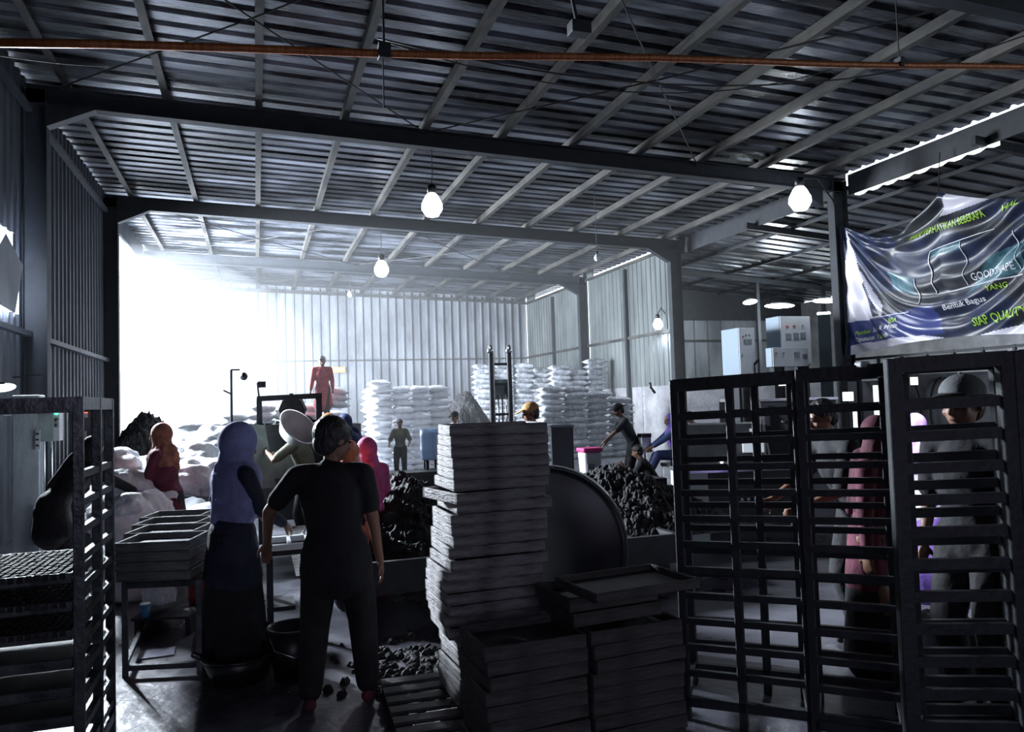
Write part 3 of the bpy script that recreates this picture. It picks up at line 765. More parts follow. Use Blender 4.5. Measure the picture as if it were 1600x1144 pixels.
# big dark disc (fan drum) behind the tray stacks
q = atD(857, 850, 5.6)
P = empty('dark_disc_drum', (q.x, q.y, 0), -.5, 'large round black drum standing on edge right of the tall tray stack', 'drum')
Md = Matrix.Translation(V(0, 0, q.z)) @ Matrix.Rotation(PI/2, 4, 'X')
rr = .565
MB().lathe([(rr*.3, -.1), (rr*.93, -.12), (rr, -.10), (rr, .12), (rr*.93, .14), (rr*.3, .12)], 48, Md).build('drum', mat('black_drum', (.008, .009, .013), .35, .2, (.02, .022, .03), 3), P, True)
MB().tube([V(rr*math.cos(t*PI/24), -.11, q.z+rr*math.sin(t*PI/24)) for t in range(49)], .014, 6, False).build('rim', M_rackL, P, True)
MB().lathe([(.001, -.16), (.09, -.16), (.1, -.1), (.001, -.1)], 16, Md).build('hub', M_rack, P)
for s in (-1, 1): MB().bar((s*.45, 0, 0), (s*.2, 0, q.z-.15), .07).build('stand_leg', M_steel, P)

# drinks container with pink lid on a black block
yb = 11.6; q0 = atY(924, 747, yb); zt6 = atY(924, 706, yb).z
P = empty('black_block', (q0.x+.15, yb, 0), 0, 'black boxy stand under the pink-lidded container', 'stand')
bevel(MB().box((0, 0, q0.z/2-.03), (.62, .5, q0.z-.06)).build('body', M_machine, P)); MB().box((0, 0, q0.z-.03), (.66, .54, .06)).build('top_plate', mat('grey_plate', (.13, .14, .16), .5), P)
P = empty('lidded_container', (q0.x-.02, yb, q0.z), 0, 'white plastic container with a bright pink lid', 'container')
hh = zt6-q0.z
bevel(MB().box((0, 0, hh/2), (.26, .26, hh), None, 0, 1.18).build('body', M_white, P), .03)
bevel(MB().box((0, 0, hh+.035), (.34, .32, .07)).build('pink_lid', mat('hot_pink', (.75, .06, .28), .4), P), .02)
MB().box((-.04, -.147, hh*.45), (.12, .01, .1)).build('grey_label', mat('label_grey', (.3, .28, .34), .6), P)
MB().tube([(.16, 0, hh*.95), (.2, 0, hh*.6), (.17, 0, hh*.3)], .012, 6).build('handle', M_white, P, True)
# small white crate-box and stool around the capped worker
q = atY(1007, 688, 12.6)
P = empty('white_box', (q.x, 12.6, 0), 0, 'white square box on a small stand between the two seated workers', 'box')
zc1, zc0 = Z_(1007, 683, 12.6), Z_(1007, 703, 12.6)
bevel(MB().box((0, 0, (zc1+zc0)/2), (.19, .16, zc1-zc0)).build('body', M_white, P)); MB().box((0, 0, zc0-.02), (.24, .2, .03)).build('tray', M_chrome, P)
MB().box((0, 0, zc1+.03), (.2, .17, .07)).build('black_lid', M_black, P)
MB().tube([(0, 0, 0), (0, 0, zc0-.03)], .018, 8).build('post', M_chrome, P); MB().lathe([(.15, 0), (.14, .02), (.001, .03)], 14).build('foot', M_steel, P)
q = atY(1034, 800, 9.8)
P = empty('white_bracket_scale', (q.x, 9.8, 0), 0, 'small white slotted stand low beside the rack', 'stand')
zt7 = Z_(1034, 761, 9.8)
MB().box((0, 0, zt7-.03), (.13, .12, .06)).build('head', M_white, P)
MB().bar((-.05, 0, 0.03), (-.05, 0, zt7-.06), .02).build('leg', M_white, P); MB().bar((.05, 0, 0.03), (.05, 0, zt7-.06), .02).build('leg', M_white, P)
MB().box((0, 0, .015), (.22, .18, .03)).build('base', M_steel, P)
q = atY(1000, 812, 10.4)
tag(MB().tube([atY(1000, 800, 10.4), atY(1015, 783, 10.4), atY(1030, 775, 10.4)], .02, 8).build('red_hose', mat('red_plastic', (.6, .03, .04), .4), None, True), 'short red hose end above the dark bed', 'hose')
MB_ = MB().box((gx(978, 10.8), 10.8, .25), (1.2, .5, .50)); o = bevel(MB_.build('low_machine_bench', M_machine)); tag(o, 'low black bench behind the charcoal, below the capped worker', 'bench')
q = atY(990, 763, 10.6)
tag(MB().cone(atY(978, 765, 10.7), atY(995, 771, 10.7), .05, .045).build('white_bottle', M_white, None, True), 'white bottle lying on the low black bench', 'bottle')
# ladder-like upright with a hook beside the second column
q = atY(1008, 690, 15.5)
P = empty('hook_stand', (q.x, 15.5, 0), 0, 'slim pale upright with a crossarm beside the second column', 'stand')
zt8 = Z_(1006, 605, 15.5)
MB().bar((0, 0, .0), (0, 0, zt8), .05).build('post', M_chrome, P); MB().bar((-.05, 0, zt8), (.28, 0, zt8-.08), .03).build('arm', M_chrome, P)
MB().tube([(.18, 0, zt8+.1), (.2, 0, zt8-.02), (.3, 0, zt8-.14)], .03, 8).build('hook', M_black, P, True)
MB().box((0, 0, .02), (.3, .3, .04)).build('base', M_steel, P)

# ================================================================== MACHINES ON THE RIGHT BEHIND THE RACKS
yw = 8.2
xa, xb = gx(1066, yw, .9), gx(1262, yw-.6, .9); zt9 = 1.75-(742-614)*8.3/1200
P = empty('work_counter', ((xa+xb)/2, yw, 0), -.28, 'long counter with a pale top and white end cabinet behind the racks', 'counter')
L = (xb-xa)*1.03
MB().box((0, 0, zt9-.02), (L, .6, .04)).build('counter_top', M_chrome, P)
cab = MB().box((-L/2+.17, 0, (zt9-.04)/2), (.32, .52, zt9-.04)).build('white_cabinet', mat('dull_white', (.38, .42, .42), .5), P)
MB().ell((-L/2+.17, -.28, .45), (.015, .015, .015)).build('knob', M_black, cab)
MB().box((L*.12, .05, (zt9-.04)/2), (L*.72, .44, zt9-.04)).build('dark_base', M_machine, P)
for k in range(6): MB().lathe([(.02, 0), (.02, .02), (.001, .02)], 10, Matrix.Translation(V(L*.05+.08*k, -.17, .48)) @ Matrix.Rotation(PI/2, 4, 'X')).build('dial', M_chrome, P)
# dark press machine above the counter
ym2 = 9.6
def box_px(name, px0, px1, py0, py1, Y, depth, m, label, cat, parts=None, bottom=None, rz=0, bev=.01):
    xa, xb = gx(px0, Y, 1.4), gx(px1, Y, 1.4); z1, z0 = Z_((px0+px1)/2, py0, Y), (Z_((px0+px1)/2, py1, Y) if bottom is None else bottom)
    a_ = math.atan2(xa, Y); w_ = (xb-xa)*math.cos(a_)
    P = empty(name, (xa+(w_/2)*math.cos(a_)+depth/2*math.sin(a_), Y-(w_/2)*math.sin(a_)+depth/2*math.cos(a_), z0), -a_, label, cat)
    xb = xa+w_
    bevel(MB().box((0, 0, (z1-z0)/2), (xb-xa, depth, z1-z0)).build('body', m, P), bev)
    return P, xb-xa, z1-z0
P, W_, H_ = box_px('briquette_press', 1066, 1178, 662, 735, 9.4, .7, M_machine, 'squat black press standing behind the left rack', 'machine', bottom=0)
MB().box((W_*.1, -.37, H_*.85), (W_*.55, .03, .03)).build('handle_bar', M_greysheet, P)
for k in (-1, 1): MB().ell((k*.05+.05, -.37, H_*.62), (.02, .02, .02)).build('indicator', M_lampdim, P)
MB().box((W_*.44, -.36, H_*.86), (.11, .03, .24)).build('white_plate', M_panel, P)
P, W_, H_ = box_px('black_cabinet', 1124, 1140, 628, 690, 10.6, .3, M_machine, 'narrow black cabinet with white cap behind the left rack', 'cabinet', bottom=0)
MB().box((0, 0, H_+.02), (.11, .25, .05)).build('white_cap', M_white, P)
P, W_, H_ = box_px('extruder_machine', 1188, 1300, 626, 720, 9.0, .8, M_machine, 'big black machine with bright fittings behind the racks', 'machine', bottom=0)
for k in range(5): MB().ell((-W_*.2+.14*k, -.42, H_*.83+.02*(k % 2)), (.025, .02, .02)).build('bolt_cluster', M_chrome, P)
MB().bar((-W_*.46, -.45, H_*.55), (-W_*.46, -.45, H_*.9), .04).build('upright_rod', M_chrome, P)
MB().bar((-W_*.4, -.45, H_*.55), (-W_*.5, -.45, H_*.98), .03).build('slanted_rod', M_chrome, P)
MB().box((0, -.05, H_+.02), (W_*1.05, .75, .03)).build('top_edge', M_chrome, P)
P, W_, H_ = box_px('white_case', 1158, 1192, 686, 707, 8.9, .3, M_panel, 'small white case on the counter behind the rack', 'case')
# electric cabinets standing high in the annex
def panel_cab(name, px0, px1, py0, py1, Y, depth, label, dets):
    xa, xb = gx(px0, Y, 2.5), gx(px1, Y, 2.5); z1, z0 = Z_((px0+px1)/2, py0, Y), Z_((px0+px1)/2, py1, Y)
    P = empty(name, ((xa+xb)/2, Y, 0), 0, label, 'electrical cabinet')
    W_, H_ = xb-xa, z1-z0
    bevel(MB().box((0, depth/2, (z0+z1)/2), (W_, depth, H_)).build('housing', M_panelside, P))
    d = bevel(MB().box((0, -.012, (z0+z1)/2), (W_*.97, .024, H_*.985)).build('door', M_panel, P), .006)
    for (u, v, a, b, mm) in dets:
        MB().box((u*W_/2, -.03, z0+H_*v), (a*W_, .015, b*H_)).build('meter' if a > .1 else 'button', mm, d)
    for s in (-1, 1): MB().box((s*W_*.4, depth/2, z0/2), (.07, depth*.8, z0)).build('leg', M_steel, P)
    return P
mg = mat('meter_grey', (.30, .34, .36), .4); mr = mat('button_red', (.75, .1, .07), .4)
yk = 13.8
panel_cab('electric_cabinet', 1155, 1180, 512, 585, yk, .62, 'white electrical cabinet, the left one of the two behind the rack', [(-.5, .8, .06, .03, mr), (-.1, .84, .06, .03, mg), (.3, .84, .06, .03, mg), (-.2, .7, .2, .1, mg), (.35, .7, .2, .1, mg), (-.7, .4, .05, .06, mg)])
panel_cab('electric_cabinet', 1220, 1268, 494, 570, yk-.3, .45, 'largest white electrical cabinet with a row of meters', [(-.55, .78, .07, .03, mr), (-.1, .79, .07, .03, mr), (.45, .79, .05, .05, mg), (-.5, .58, .17, .12, mg), (0, .59, .17, .12, mg), (.45, .6, .17, .12, mg)])
panel_cab('electric_cabinet', 1206, 1262, 543, 573, yk-.55, .2, 'low white electrical cabinet in front of the largest one', [(-.8, .7, .05, .08, mg), (-.4, .7, .05, .08, mg), (.35, .6, .14, .3, mg), (.8, .6, .12, .1, mg)])
P, W_, H_ = box_px('dark_cabinet', 1284, 1304, 492, 585, 12.9, .45, mat('dark_teal_panel', (.03, .05, .055), .4), 'dark tall cabinet between the meter cabinet and the right column', 'cabinet', bottom=0)
for k in range(4): MB().ell((-W_*.35+k*W_*.25, -.1, H_+.03), (.04, .04, .03)).build('pilot_lamp', M_lampdim, P)
# lit window-like openings low on the right wall
for (a, b, c, d, nm) in ((1318, 1334, 613, 626, 'wide low'), (1366, 1381, 602, 630, 'upper'), (1333, 1338, 637, 668, 'narrow'), (1366, 1382, 636, 668, 'lower'), (1218, 1262, 590, 602, 'long high'), (1425, 1436, 590, 601, 'small round-cornered'), (1493, 1505, 590, 600, 'small square')):
    Yq = 12.0 if a < 1400 else 11.2
    P, W_, H_ = box_px('window_1', a-1, b+1, c-1, d+1, Yq, .05, M_steel, None, None)
    P.name = 'window_1'; P['kind'] = 'structure'
    MB().box((0, -.03, H_/2), (W_*.93, .02, H_*.93)).build('lit_pane', mat('day_pane', (.9, .95, .93), .5, emit=(.9, 1, .97), estr=1.6), P)
# hoses hanging on the wall
Yh = 11.0
for i, (px, py, w_, h_) in enumerate(((1420, 640, 20, 52), (1475, 642, 20, 54))):
    Yh = (12.38, 12.0)[i]; c = atY(px, py, Yh); s = 11.0/FPX*1.35; pts = []
    for t in range(25):
        a_ = t*2*PI/24; pts.append((w_*s*math.cos(a_), 0, h_*s*math.sin(a_)))
    P = empty('hanging_hose', c, -.45, 'black rubber hose loop on the rear wall, the %s one' % ('one nearer the lit panes' if i == 0 else 'one by the grey cap'), 'hose', 'hose loops on the rear wall')
    MB().tube(pts, .028, 8, False).build('loop', M_black, P, True); MB().tube([(0, -.03, h_*s), (0, .12, h_*s+.02)], .012, 6).build('peg', M_chrome, P)

# ================================================================== FOREGROUND: TRAYS, RACKS, TABLE
def tray_proto(w, d, h, name='tray', wood=None, t=0.018, ends=None):
    """wooden tray: four boards and a bottom; origin at the centre of its underside"""
    P = empty(name, (0, 0, 0)); wood = wood or M_wood
    for s in (-1, 1):
        MB().box((0, s*(d/2-t/2), h/2), (w, t, h*0.97)).build('front_board', wood, P)
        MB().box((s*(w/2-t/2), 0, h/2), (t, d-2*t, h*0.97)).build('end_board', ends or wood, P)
    for b in P.children: bevel(b, .004, 1)
    MB().box((0, 0, h*0.30), (w-2*t, d-2*t, .008)).build('bottom_panel', M_trayin, P)
    return P
def stack(proto, base, yaw, n, h, label, group, jit=0.006, offs=None, tilt=None, first=[None]):
    out = []
    for k in range(n):
        i = n-1-k
        o = copy_tree(proto)
        dx, dy, dr = (random.uniform(-jit, jit), random.uniform(-jit, jit), random.uniform(-.03, .03))
        if offs and i in offs: dx, dy, dr = offs[i]
        c, s = math.cos(yaw), math.sin(yaw)
        o.location = (base[0]+dx*c-dy*s, base[1]+dx*s+dy*c, base[2]+h*k)
        tx = tilt(i) if tilt else 0
        o.rotation_euler = (0, tx, yaw+dr)
        tag(o, label % (('%s from the top' % ORD[i]) if i else 'topmost'), 'tray', group)
        out.append(o)
    return out
TH = 0.0605
YAWT = R(2)
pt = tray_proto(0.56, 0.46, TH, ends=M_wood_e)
def front_corner_base(px, D, yaw, w, d):
    """centre of a tray whose nearest corner stands at pixel column px, camera distance D"""
    p = atD(px, 900, D); c, s = math.cos(yaw), math.sin(yaw)
    return V(p.x + c*w/2 - s*d/2, p.y + s*w/2 + c*d/2, 0)
b = front_corner_base(711, 4.15, YAWT, .56, .46)
NT = 25
offs = {}
jx = [.028, .028, .027, .028, .027, .024, -.04, .03, .0, .005, -.003, -.02, -.022, -.05, -.055, -.06, -.045, -.05, -.03, .02, .02, .03, .02, .01, .0]
for i, v in enumerate(jx): offs[i] = (v+random.uniform(-.008, .008), random.uniform(-.024, .024), random.uniform(-.05, .05) + (.16 if i == 6 else 0))
offs[0] = (.028, 0, -.12); offs[1] = (.028, 0, -.1); offs[2] = (.026, .004, -.09); offs[3] = (.026, 0, -.07); offs[4] = (.026, 0, -.06)
PAL_H = 0.115
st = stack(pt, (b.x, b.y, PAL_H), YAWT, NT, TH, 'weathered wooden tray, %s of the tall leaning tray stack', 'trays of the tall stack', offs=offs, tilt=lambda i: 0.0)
# pallet under it
def pallet(x, y, rz, L, W, label):
    P = empty('pallet', (x, y, 0), rz, label, 'pallet')
    for k in range(7): MB().box((0, -W/2+.05+k*(W-.1)/6, .1), (L, .085, .02)).build('deck_board', M_wood_d, P)
    for k in (-1, 0, 1): MB().box((k*(L/2-.05), 0, .045), (.09, W, .09)).build('bearer', M_wood_d, P)
    return P
pq = atZ(640, 1100, .12)
pallet(b.x-.06, b.y-.12, YAWT-.08, 1.12, 0.98, 'dark wooden pallet on the floor under the tall tray stack')
# two low stacks in front
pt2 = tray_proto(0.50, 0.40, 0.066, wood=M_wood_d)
YAW2 = -YAW + R(22)
b2 = front_corner_base(757, 3.42, YAW2, .50, .40)
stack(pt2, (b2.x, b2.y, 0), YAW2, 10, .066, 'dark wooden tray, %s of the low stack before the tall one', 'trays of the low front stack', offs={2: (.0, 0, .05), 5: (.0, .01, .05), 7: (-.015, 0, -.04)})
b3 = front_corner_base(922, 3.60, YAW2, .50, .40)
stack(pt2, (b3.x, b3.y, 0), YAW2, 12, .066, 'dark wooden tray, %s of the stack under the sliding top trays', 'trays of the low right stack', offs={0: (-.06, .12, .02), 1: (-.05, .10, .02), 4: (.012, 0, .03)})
pt3 = tray_proto(0.60, 0.42, 0.050, wood=M_wood_d)
pt3.location = (b3.x+.055, b3.y-.0, 12*.066); pt3.rotation_euler = (0, 0, YAW2+.05)
tag(pt3, 'shallow wide tray lying crosswise on top of the low right stack', 'tray')
for P in (pt, pt2):       # the prototypes become the lowest trays of a third pile half hidden behind
    pass
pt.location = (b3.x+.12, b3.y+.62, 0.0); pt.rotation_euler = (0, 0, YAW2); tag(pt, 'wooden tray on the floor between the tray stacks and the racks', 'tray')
pt2.location = (b3.x+.12, b3.y+.62, TH); pt2.rotation_euler = (0, 0, YAW2+.1); tag(pt2, 'dark wooden tray on the tray between the stacks and the racks', 'tray')

# racks: side frames of posts and rails
def rack(label, A, B, dpx, H, posts, nrail, z0, pitch, m, skew=0.0, post_w=.045, rail_h=.032, group='tall steel tray racks'):
    """A, B: floor points of the near face; depth_vec to the far face; posts: fractions along AB"""
    A, B = Vector(A), Vector(B); P = empty('tray_rack', A, 0, label, 'rack', group)
    d = B-A; L = d.length; dv = ray(dpx, 600); dv.z = 0; dv = dv*.52
    def zz(t): return skew*t*L
    for far in (0, 1):
        o = dv*far
        for t in (posts if not far or len(posts) < 3 else (0, .68, 1)):
            bevel(MB().bar(o+d*t, o+d*t+V(0, 0, H+zz(t)), post_w, post_w, d.normalized()).build('post', m, P), .004, 1)
        MB().bar(o+V(0, 0, H+zz(0)-.03), o+d+V(0, 0, H+zz(1)-.03), post_w*1.1, .065).build('top_bar', m, P)
        MB().bar(o+V(0, 0, z0*.5), o+d+V(0, 0, z0*.5+zz(1)), post_w, .05).build('bottom_bar', m, P)
        for k in range(nrail):
            z = H-.07-pitch*(k+1)
            if z < z0*.6: break
            MB().bar(o+V(0, 0, z), o+d+V(0, 0, z+zz(1)), .028, rail_h).build('rail', m, P)
    for t in (0, 1):
        MB().bar(d*t+V(0, 0, H+zz(t)-.03), d*t+dv+V(0, 0, H+zz(t)-.03), .045, .06).build('end_bar', m, P)
        MB().bar(d*t+V(0, 0, .12), d*t+dv+V(0, 0, .12), .04, .05).build('base_bar', m, P)
    return P
def fl(px, D):          # floor point under pixel column px at camera distance D (top of rack height)
    p = atD(px, 600, D); return V(p.x, p.y, 0)
A1, B1 = fl(1053, 4.25), fl(1243, 3.95)
away = (CF - V(0, 0, CF.z)).normalized()
rack('tall dark steel rack, the far left one of the three on the right', A1, B1, 1170, 1.84, (0, .47, 1), 12, .2, .138, M_rack, .035, .042, .034)
A2, B2 = fl(1250, 3.9), fl(1388, 3.7)
rack('dark steel rack, middle one of the three on the right', A2, B2, 1310, 1.865, (0, 1), 12, .2, .138, M_rack, .03, .040, .034)
A3, B3 = fl(1396, 3.38), fl(1572, 3.3)
rack('nearest dark steel rack with thick posts on the right', A3, B3, 1480, 1.885, (0, 1), 12, .2, .138, M_rack, .03, .062, .046)
A4, B4 = fl(1592, 3.28), fl(1760, 3.2)
rack('dark steel rack cut off by the right edge of the photo', A4, B4, 1660, 1.90, (0, 1), 12, .2, .138, M_rack, .03, .045, .046)
# small bright clip on top of the middle rack
q = atD(1347, 570, 3.75)
tag(bevel(MB().box(q, (.055, .05, .03)).build('rack_clip', mat('pale_clip', (.35, .37, .38), .5))), 'small pale bracket clamped on the top bar of the middle rack', 'bracket')
q = atD(1178, 570, 4.05)
P = empty('small_hook', q, 0, 'small dark hook sticking up from the top bar of the far left rack', 'hook')
MB().tube([(0, 0, -.05), (0, 0, 0), (.03, 0, .025)], .008, 6).build('hook', M_steel, P)

# left rack, seen from its corner, with trays in it
NR, FR = fl(122, 3.55), fl(170, 4.25)
dn_ = (FR-NR).normalized(); w_vec = V(-dn_.y, dn_.x, 0)*.62
P = empty('tray_rack', NR, 0, 'bare steel rack at the left edge holding trays low down', 'rack')
dv = FR-NR; H = 1.835
for o_ in (V(0, 0, 0), w_vec):
    for t in (0, .55, 1):
        if t == .55 and o_.length > 0: continue
        bevel(MB().bar(o_+dv*t, o_+dv*t+V(0, 0, H), .045, .03, dv.normalized()).build('post', M_rackL, P), .004, 1)
    MB().bar(o_+V(0, 0, H-.03), o_+dv+V(0, 0, H-.03), .04, .06).build('top_bar', M_rackL, P)
    MB().bar(o_+V(0, 0, .12), o_+dv+V(0, 0, .12), .04, .05).build('bottom_bar', M_rackL, P)
    for k in range(12):
        z = H-.36-.128*k
        if z < .15: break
        MB().bar(o_+V(0, 0, z), o_+dv+V(0, 0, z), .03, .035).build('rail', M_rackL, P)
for t in (0, 1):
    MB().bar(dv*t+V(0, 0, H-.035), dv*t+w_vec+V(0, 0, H-.035), .04, .07).build('end_bar', M_rackL, P)
    MB().bar(dv*t+V(0, 0, .12), dv*t+w_vec+V(0, 0, .12), .04, .05).build('base_bar', M_rackL, P)
yawL = math.atan2(w_vec.y, w_vec.x)+PI
rp = tray_proto(.56, .70, .05, 'rack_tray', M_rackL, .014)
lab_t = ['heaped with black briquettes', 'below the heaped one', 'third one down', 'fourth one down', 'fifth one down', 'lowest one']
cen = NR + w_vec*.5 + dv*.5
for k in range(6):
    o = rp if k == 0 else copy_tree(rp)
    o.location = (cen.x, cen.y, H-.36-.128*(4+k)+.018); o.rotation_euler = (0, 0, yawL)
    tag(o, 'steel tray in the left rack, %s' % lab_t[k], 'tray', 'trays in the left rack')
    f = empty('x', (0, 0, 0)); bpy.data.objects.remove(f)
# rows of briquettes on the top two trays
def briquettes(loc, rz, w, d, label, seed):
    mb = MB(); rnd = random.Random(seed); nx, ny = int(w/.034), int(d/.034)
    for i in range(nx):
        for j in range(ny):
            x, y = -w/2+.017+.034*i, -d/2+.017+.034*j
            mb.box((x, y, .014+rnd.uniform(0, .004)), (.026, .026, .028), None, rnd.uniform(-.3, .3), .8)
    o = mb.build('briquettes', M_char, None, False, loc, rz); tag(o, label, 'briquettes', None, 'stuff'); return o
for k in range(3):
    briquettes((cen.x, cen.y, H-.36-.128*(4+k)+.039), yawL, .51, .72, 'black briquettes filling the %s tray of the left rack' % ('highest', 'second', 'third')[k], k)
tag(MB().box(atD(10, 1115, 3.7), (.12, .25, .012)).build('paper_sheet', mat('lavender_paper', (.4, .4, .55), .7)), 'pale sheet lying on a low tray at the left edge', 'paper')

# tray table in front of the woman in the lilac scarf
T0, T1 = atZ(196, 1058), atZ(312, 1052)
away2 = V(-.02, 1, 0).normalized()
P = empty('tray_table', T0, 0, 'dark steel table carrying wooden trays left of the woman in a lilac headscarf', 'table')
e = T1-T0; Ht = .62; Ld = 1.75
for s in (0, 1):
    for t in (0, 1):
        MB().bar(e*s+away2*Ld*t, e*s+away2*Ld*t+V(0, 0, Ht), .035).build('leg', M_rackL, P)
    MB().bar(e*s+V(0, 0, .08), e*s+away2*Ld+V(0, 0, .08), .03).build('side_bar', M_rackL, P)
    MB().bar(e*s+V(0, 0, Ht-.02), e*s+away2*Ld+V(0, 0, Ht-.02), .035).build('side_bar', M_rackL, P)
for t, z in ((0, .06), (0, Ht-.02), (1, Ht-.02)): MB().bar(away2*Ld*t+V(0, 0, z), e+away2*Ld*t+V(0, 0, z), .035).build('cross_bar', M_rackL, P)
tw = e.length*1.02; td = .42; yt = math.atan2(e.y, e.x)
tp = tray_proto(tw, td, .065, 'table_tray', mat('tray_grey_wood', (.09, .1, .095), .7, 0, (.2, .21, .2), 5, .4, 18, (1, 1, 5)))
nm_row = ['front pile', 'second pile', 'third pile', 'rearmost pile']
first = True
for r_ in range(4):
    for k in range(4):
        o = tp if first else copy_tree(tp); first = False
        i = 3-k
        q = T0 + e*.5 + away2*(td/2+.01+r_*(td+.015))
        o.location = (q.x+random.uniform(-.006, .006), q.y, Ht+k*.066); o.rotation_euler = (0, 0, yt+random.uniform(-.012, .012))
        tag(o, 'wooden tray on the steel table, %s of the %s' % (('%s from the top' % ORD[i]) if i else 'topmost', nm_row[r_]), 'tray', 'trays on the steel table')
# things under the table
q = atZ(245, 1022); tag(MB().box((q.x, q.y, .006), (.24, .2, .006), None, .05).build('paper_sheet', MATS['lavender_paper']), 'pale lavender sheet on the floor under the tray table', 'paper')
q = atZ(258, 985, .0)
P = empty('shelf_board', (T0+e*.5+away2*1.25), yt, 'dark low shelf board under the tray table', 'shelf'); MB().box((0, 0, .15), (e.length*.9, .7, .02)).build('board', M_machine, P)
for s in (-1, 1): MB().box((s*e.length*.4, 0, .07), (.04, .6, .14)).build('foot', M_machine, P)
sb = P.location
o = bpy.data.objects.new('plastic_bag', BMS[0]); COL.objects.link(o); o.location = (sb.x-.12, sb.y-.05, .29); o.scale = (.75, .7, 1.15); tag(o, 'knotted whitish plastic bag on the shelf under the tray table', 'bag')
P = empty('drinking_cup', (sb.x-.2, sb.y-.27, .16), 0, 'small clear blue cup on the shelf under the tray table', 'cup')
MB().lathe([(.028, 0), (.038, .1), (.034, .1), (.026, .008), (.001, .008)], 16).build('cup', mat('blue_cup', (.1, .3, .6), .2), P, True); MB().lathe([(.04, .1), (.04, .108), (.001, .108)], 16).build('lid', M_white, P)
P = empty('red_jug', (sb.x+.16, sb.y, .16), 0, 'dull red plastic jug on the shelf under the tray table', 'jug')
MB().lathe([(.06, 0), (.075, .05), (.075, .17), (.045, .21), (.045, .23), (.001, .23)], 18).build('body', mat('dull_red', (.22, .035, .03), .5), P, True); MB().tube([(.07, 0, .17), (.12, 0, .15), (.12, 0, .08), (.075, 0, .05)], .01, 6).build('handle', MATS['dull_red'], P, True)
# white sorting table the two workers stand at
q = atZ(450, 1075)
wx0, wx1 = gx(414, 5.75, .8), gx(485, 5.75, .8)
P = empty('sorting_table', ((wx0+wx1)/2, 5.95, 0), 0, 'small black table with a white cut-out top between the two front workers', 'table')
zt10 = atY(445, 853, 5.6).z
bevel(MB().box((0, -.0, zt10-.06), (wx1-wx0, .62, .03)).build('table_top', M_machine, P))
tp_ = MB(); 
for (c_, s_) in (((-.14, -.1, zt10-.02), (.05, .4, .04)), ((.02, -.28, zt10-.02), (.28, .05, .04)), ((.02, .08, zt10-.02), (.28, .05, .04)), ((.15, -.1, zt10-.02), (.05, .4, .04)), ((.01, -.1, zt10-.02), (.025, .36, .04))): tp_.box(c_, s_)
tp_.build('white_mould_frame', M_panel, P)
for sx in (-1, 1):
    for sy in (-1, 1): MB().box((sx*((wx1-wx0)/2-.03), sy*.27, (zt10-.07)/2), (.04, .04, zt10-.07)).build('leg', M_steel, P)
MB().box((-.05, .1, .3), (.2, .3, .03)).build('lower_shelf', M_machine, P)
q = atZ(455, 1060)
P = empty('black_bucket', (q.x+.02, q.y, 0), 0, 'black bucket with pale glints on the floor by the man in a black shirt', 'bucket')
MB().lathe([(.12, 0), (.165, .33), (.155, .33), (.11, .02), (.001, .02)], 22).build('body', M_black, P, True)
MB().tube([(.165*math.cos(t*PI/12), .165*math.sin(t*PI/12), .33) for t in range(25)], .01, 6, False).build('rim', M_rackL, P)
MB().tube([(-.165, 0, .32), (-.12, -.12, .22), (0, -.18, .18), (.12, -.12, .22), (.165, 0, .32)], .005, 6).build('handle', M_chrome, P, True)

# ================================================================== LEFT SIDE: pillar, control boxes
q = atZ(42, 872)
P0 = q
zt11 = 2.02
o = MB().box((q.x, q.y+.1, zt11/2), (.30, .3, zt11)).build('wall_pillar', M_pillar); o['kind'] = 'structure'; bevel(o, .015)
Yp = q.y
def plate(px0, px1, py0, py1, Y): 
    a, b_ = atY(px0, (py0+py1)/2, Y), atY(px1, (py0+py1)/2, Y); z1, z0 = atY((px0+px1)/2, py0, Y).z, atY((px0+px1)/2, py1, Y).z
    return V((a.x+b_.x)/2, Y, (z0+z1)/2), abs(b_.x-a.x), z1-z0
c, W_, H_ = plate(58, 84, 631, 690, Yp-.05)
P = empty('control_box', c+V(0, .1, 0), 0, 'grey control box with red and green buttons on the pale pillar', 'control box', 'control boxes at the left')
bevel(MB().box((0, 0, 0), (W_, .2, H_)).build('housing', M_greysheet, P)); f_ = MB().box((W_/2+.03, 0, 0), (.06, .19, H_*.99)).build('front_panel', mat('pale_grey_panel', (.42, .43, .43), .5), P)
Mr_, Mg_ = mat('red_pilot', (1, .1, .05), .3, emit=(1, .12, .06), estr=3), mat('green_pilot', (.1, 1, .5), .3, emit=(.1, 1, .5), estr=2.5)
for z, mm, nn in ((.4, Mr_, 'pilot_light'), (.25, Mg_, 'pilot_light'), (.06, M_black, 'switch_knob'), (-.08, M_black, 'switch_knob')):
    MB().ell((W_/2+.03, -.105, H_*z), (.025, .02, .025)).build(nn, mm, f_, True)
for s in (-.2, .25): MB().tube([(W_*s, 0, -H_/2), (W_*s, 0, -c.z+.02)], .014, 6).build('conduit', M_chrome, P)
c, W_, H_ = plate(55, 64, 672, 702, Yp-.06)
P = empty('switch_strip', c, 0, 'narrow pale switch strip left of the grey control box', 'switch')
MB().box((0, -.01, 0), (W_*.8, .03, H_)).build('strip', MATS['pale_grey_panel'], P)
for k in range(3): MB().box((0, -.03, H_*(-.3+.3*k)), (W_*.4, .02, H_*.1)).build('switch', M_black, P)
c, W_, H_ = plate(6, 18, 635, 650, Yp-.06)
tag(MB().box(c, (W_, .02, H_)).build('notice_card', M_white), 'small white card on the pale pillar under the rack top', 'card')
c, W_, H_ = plate(117, 158, 625, 745, 9.6)
P = empty('machine_panel', (c.x, 9.7, 0), 0, 'dark grey machine panel with small indicators seen through the left rack', 'control box')
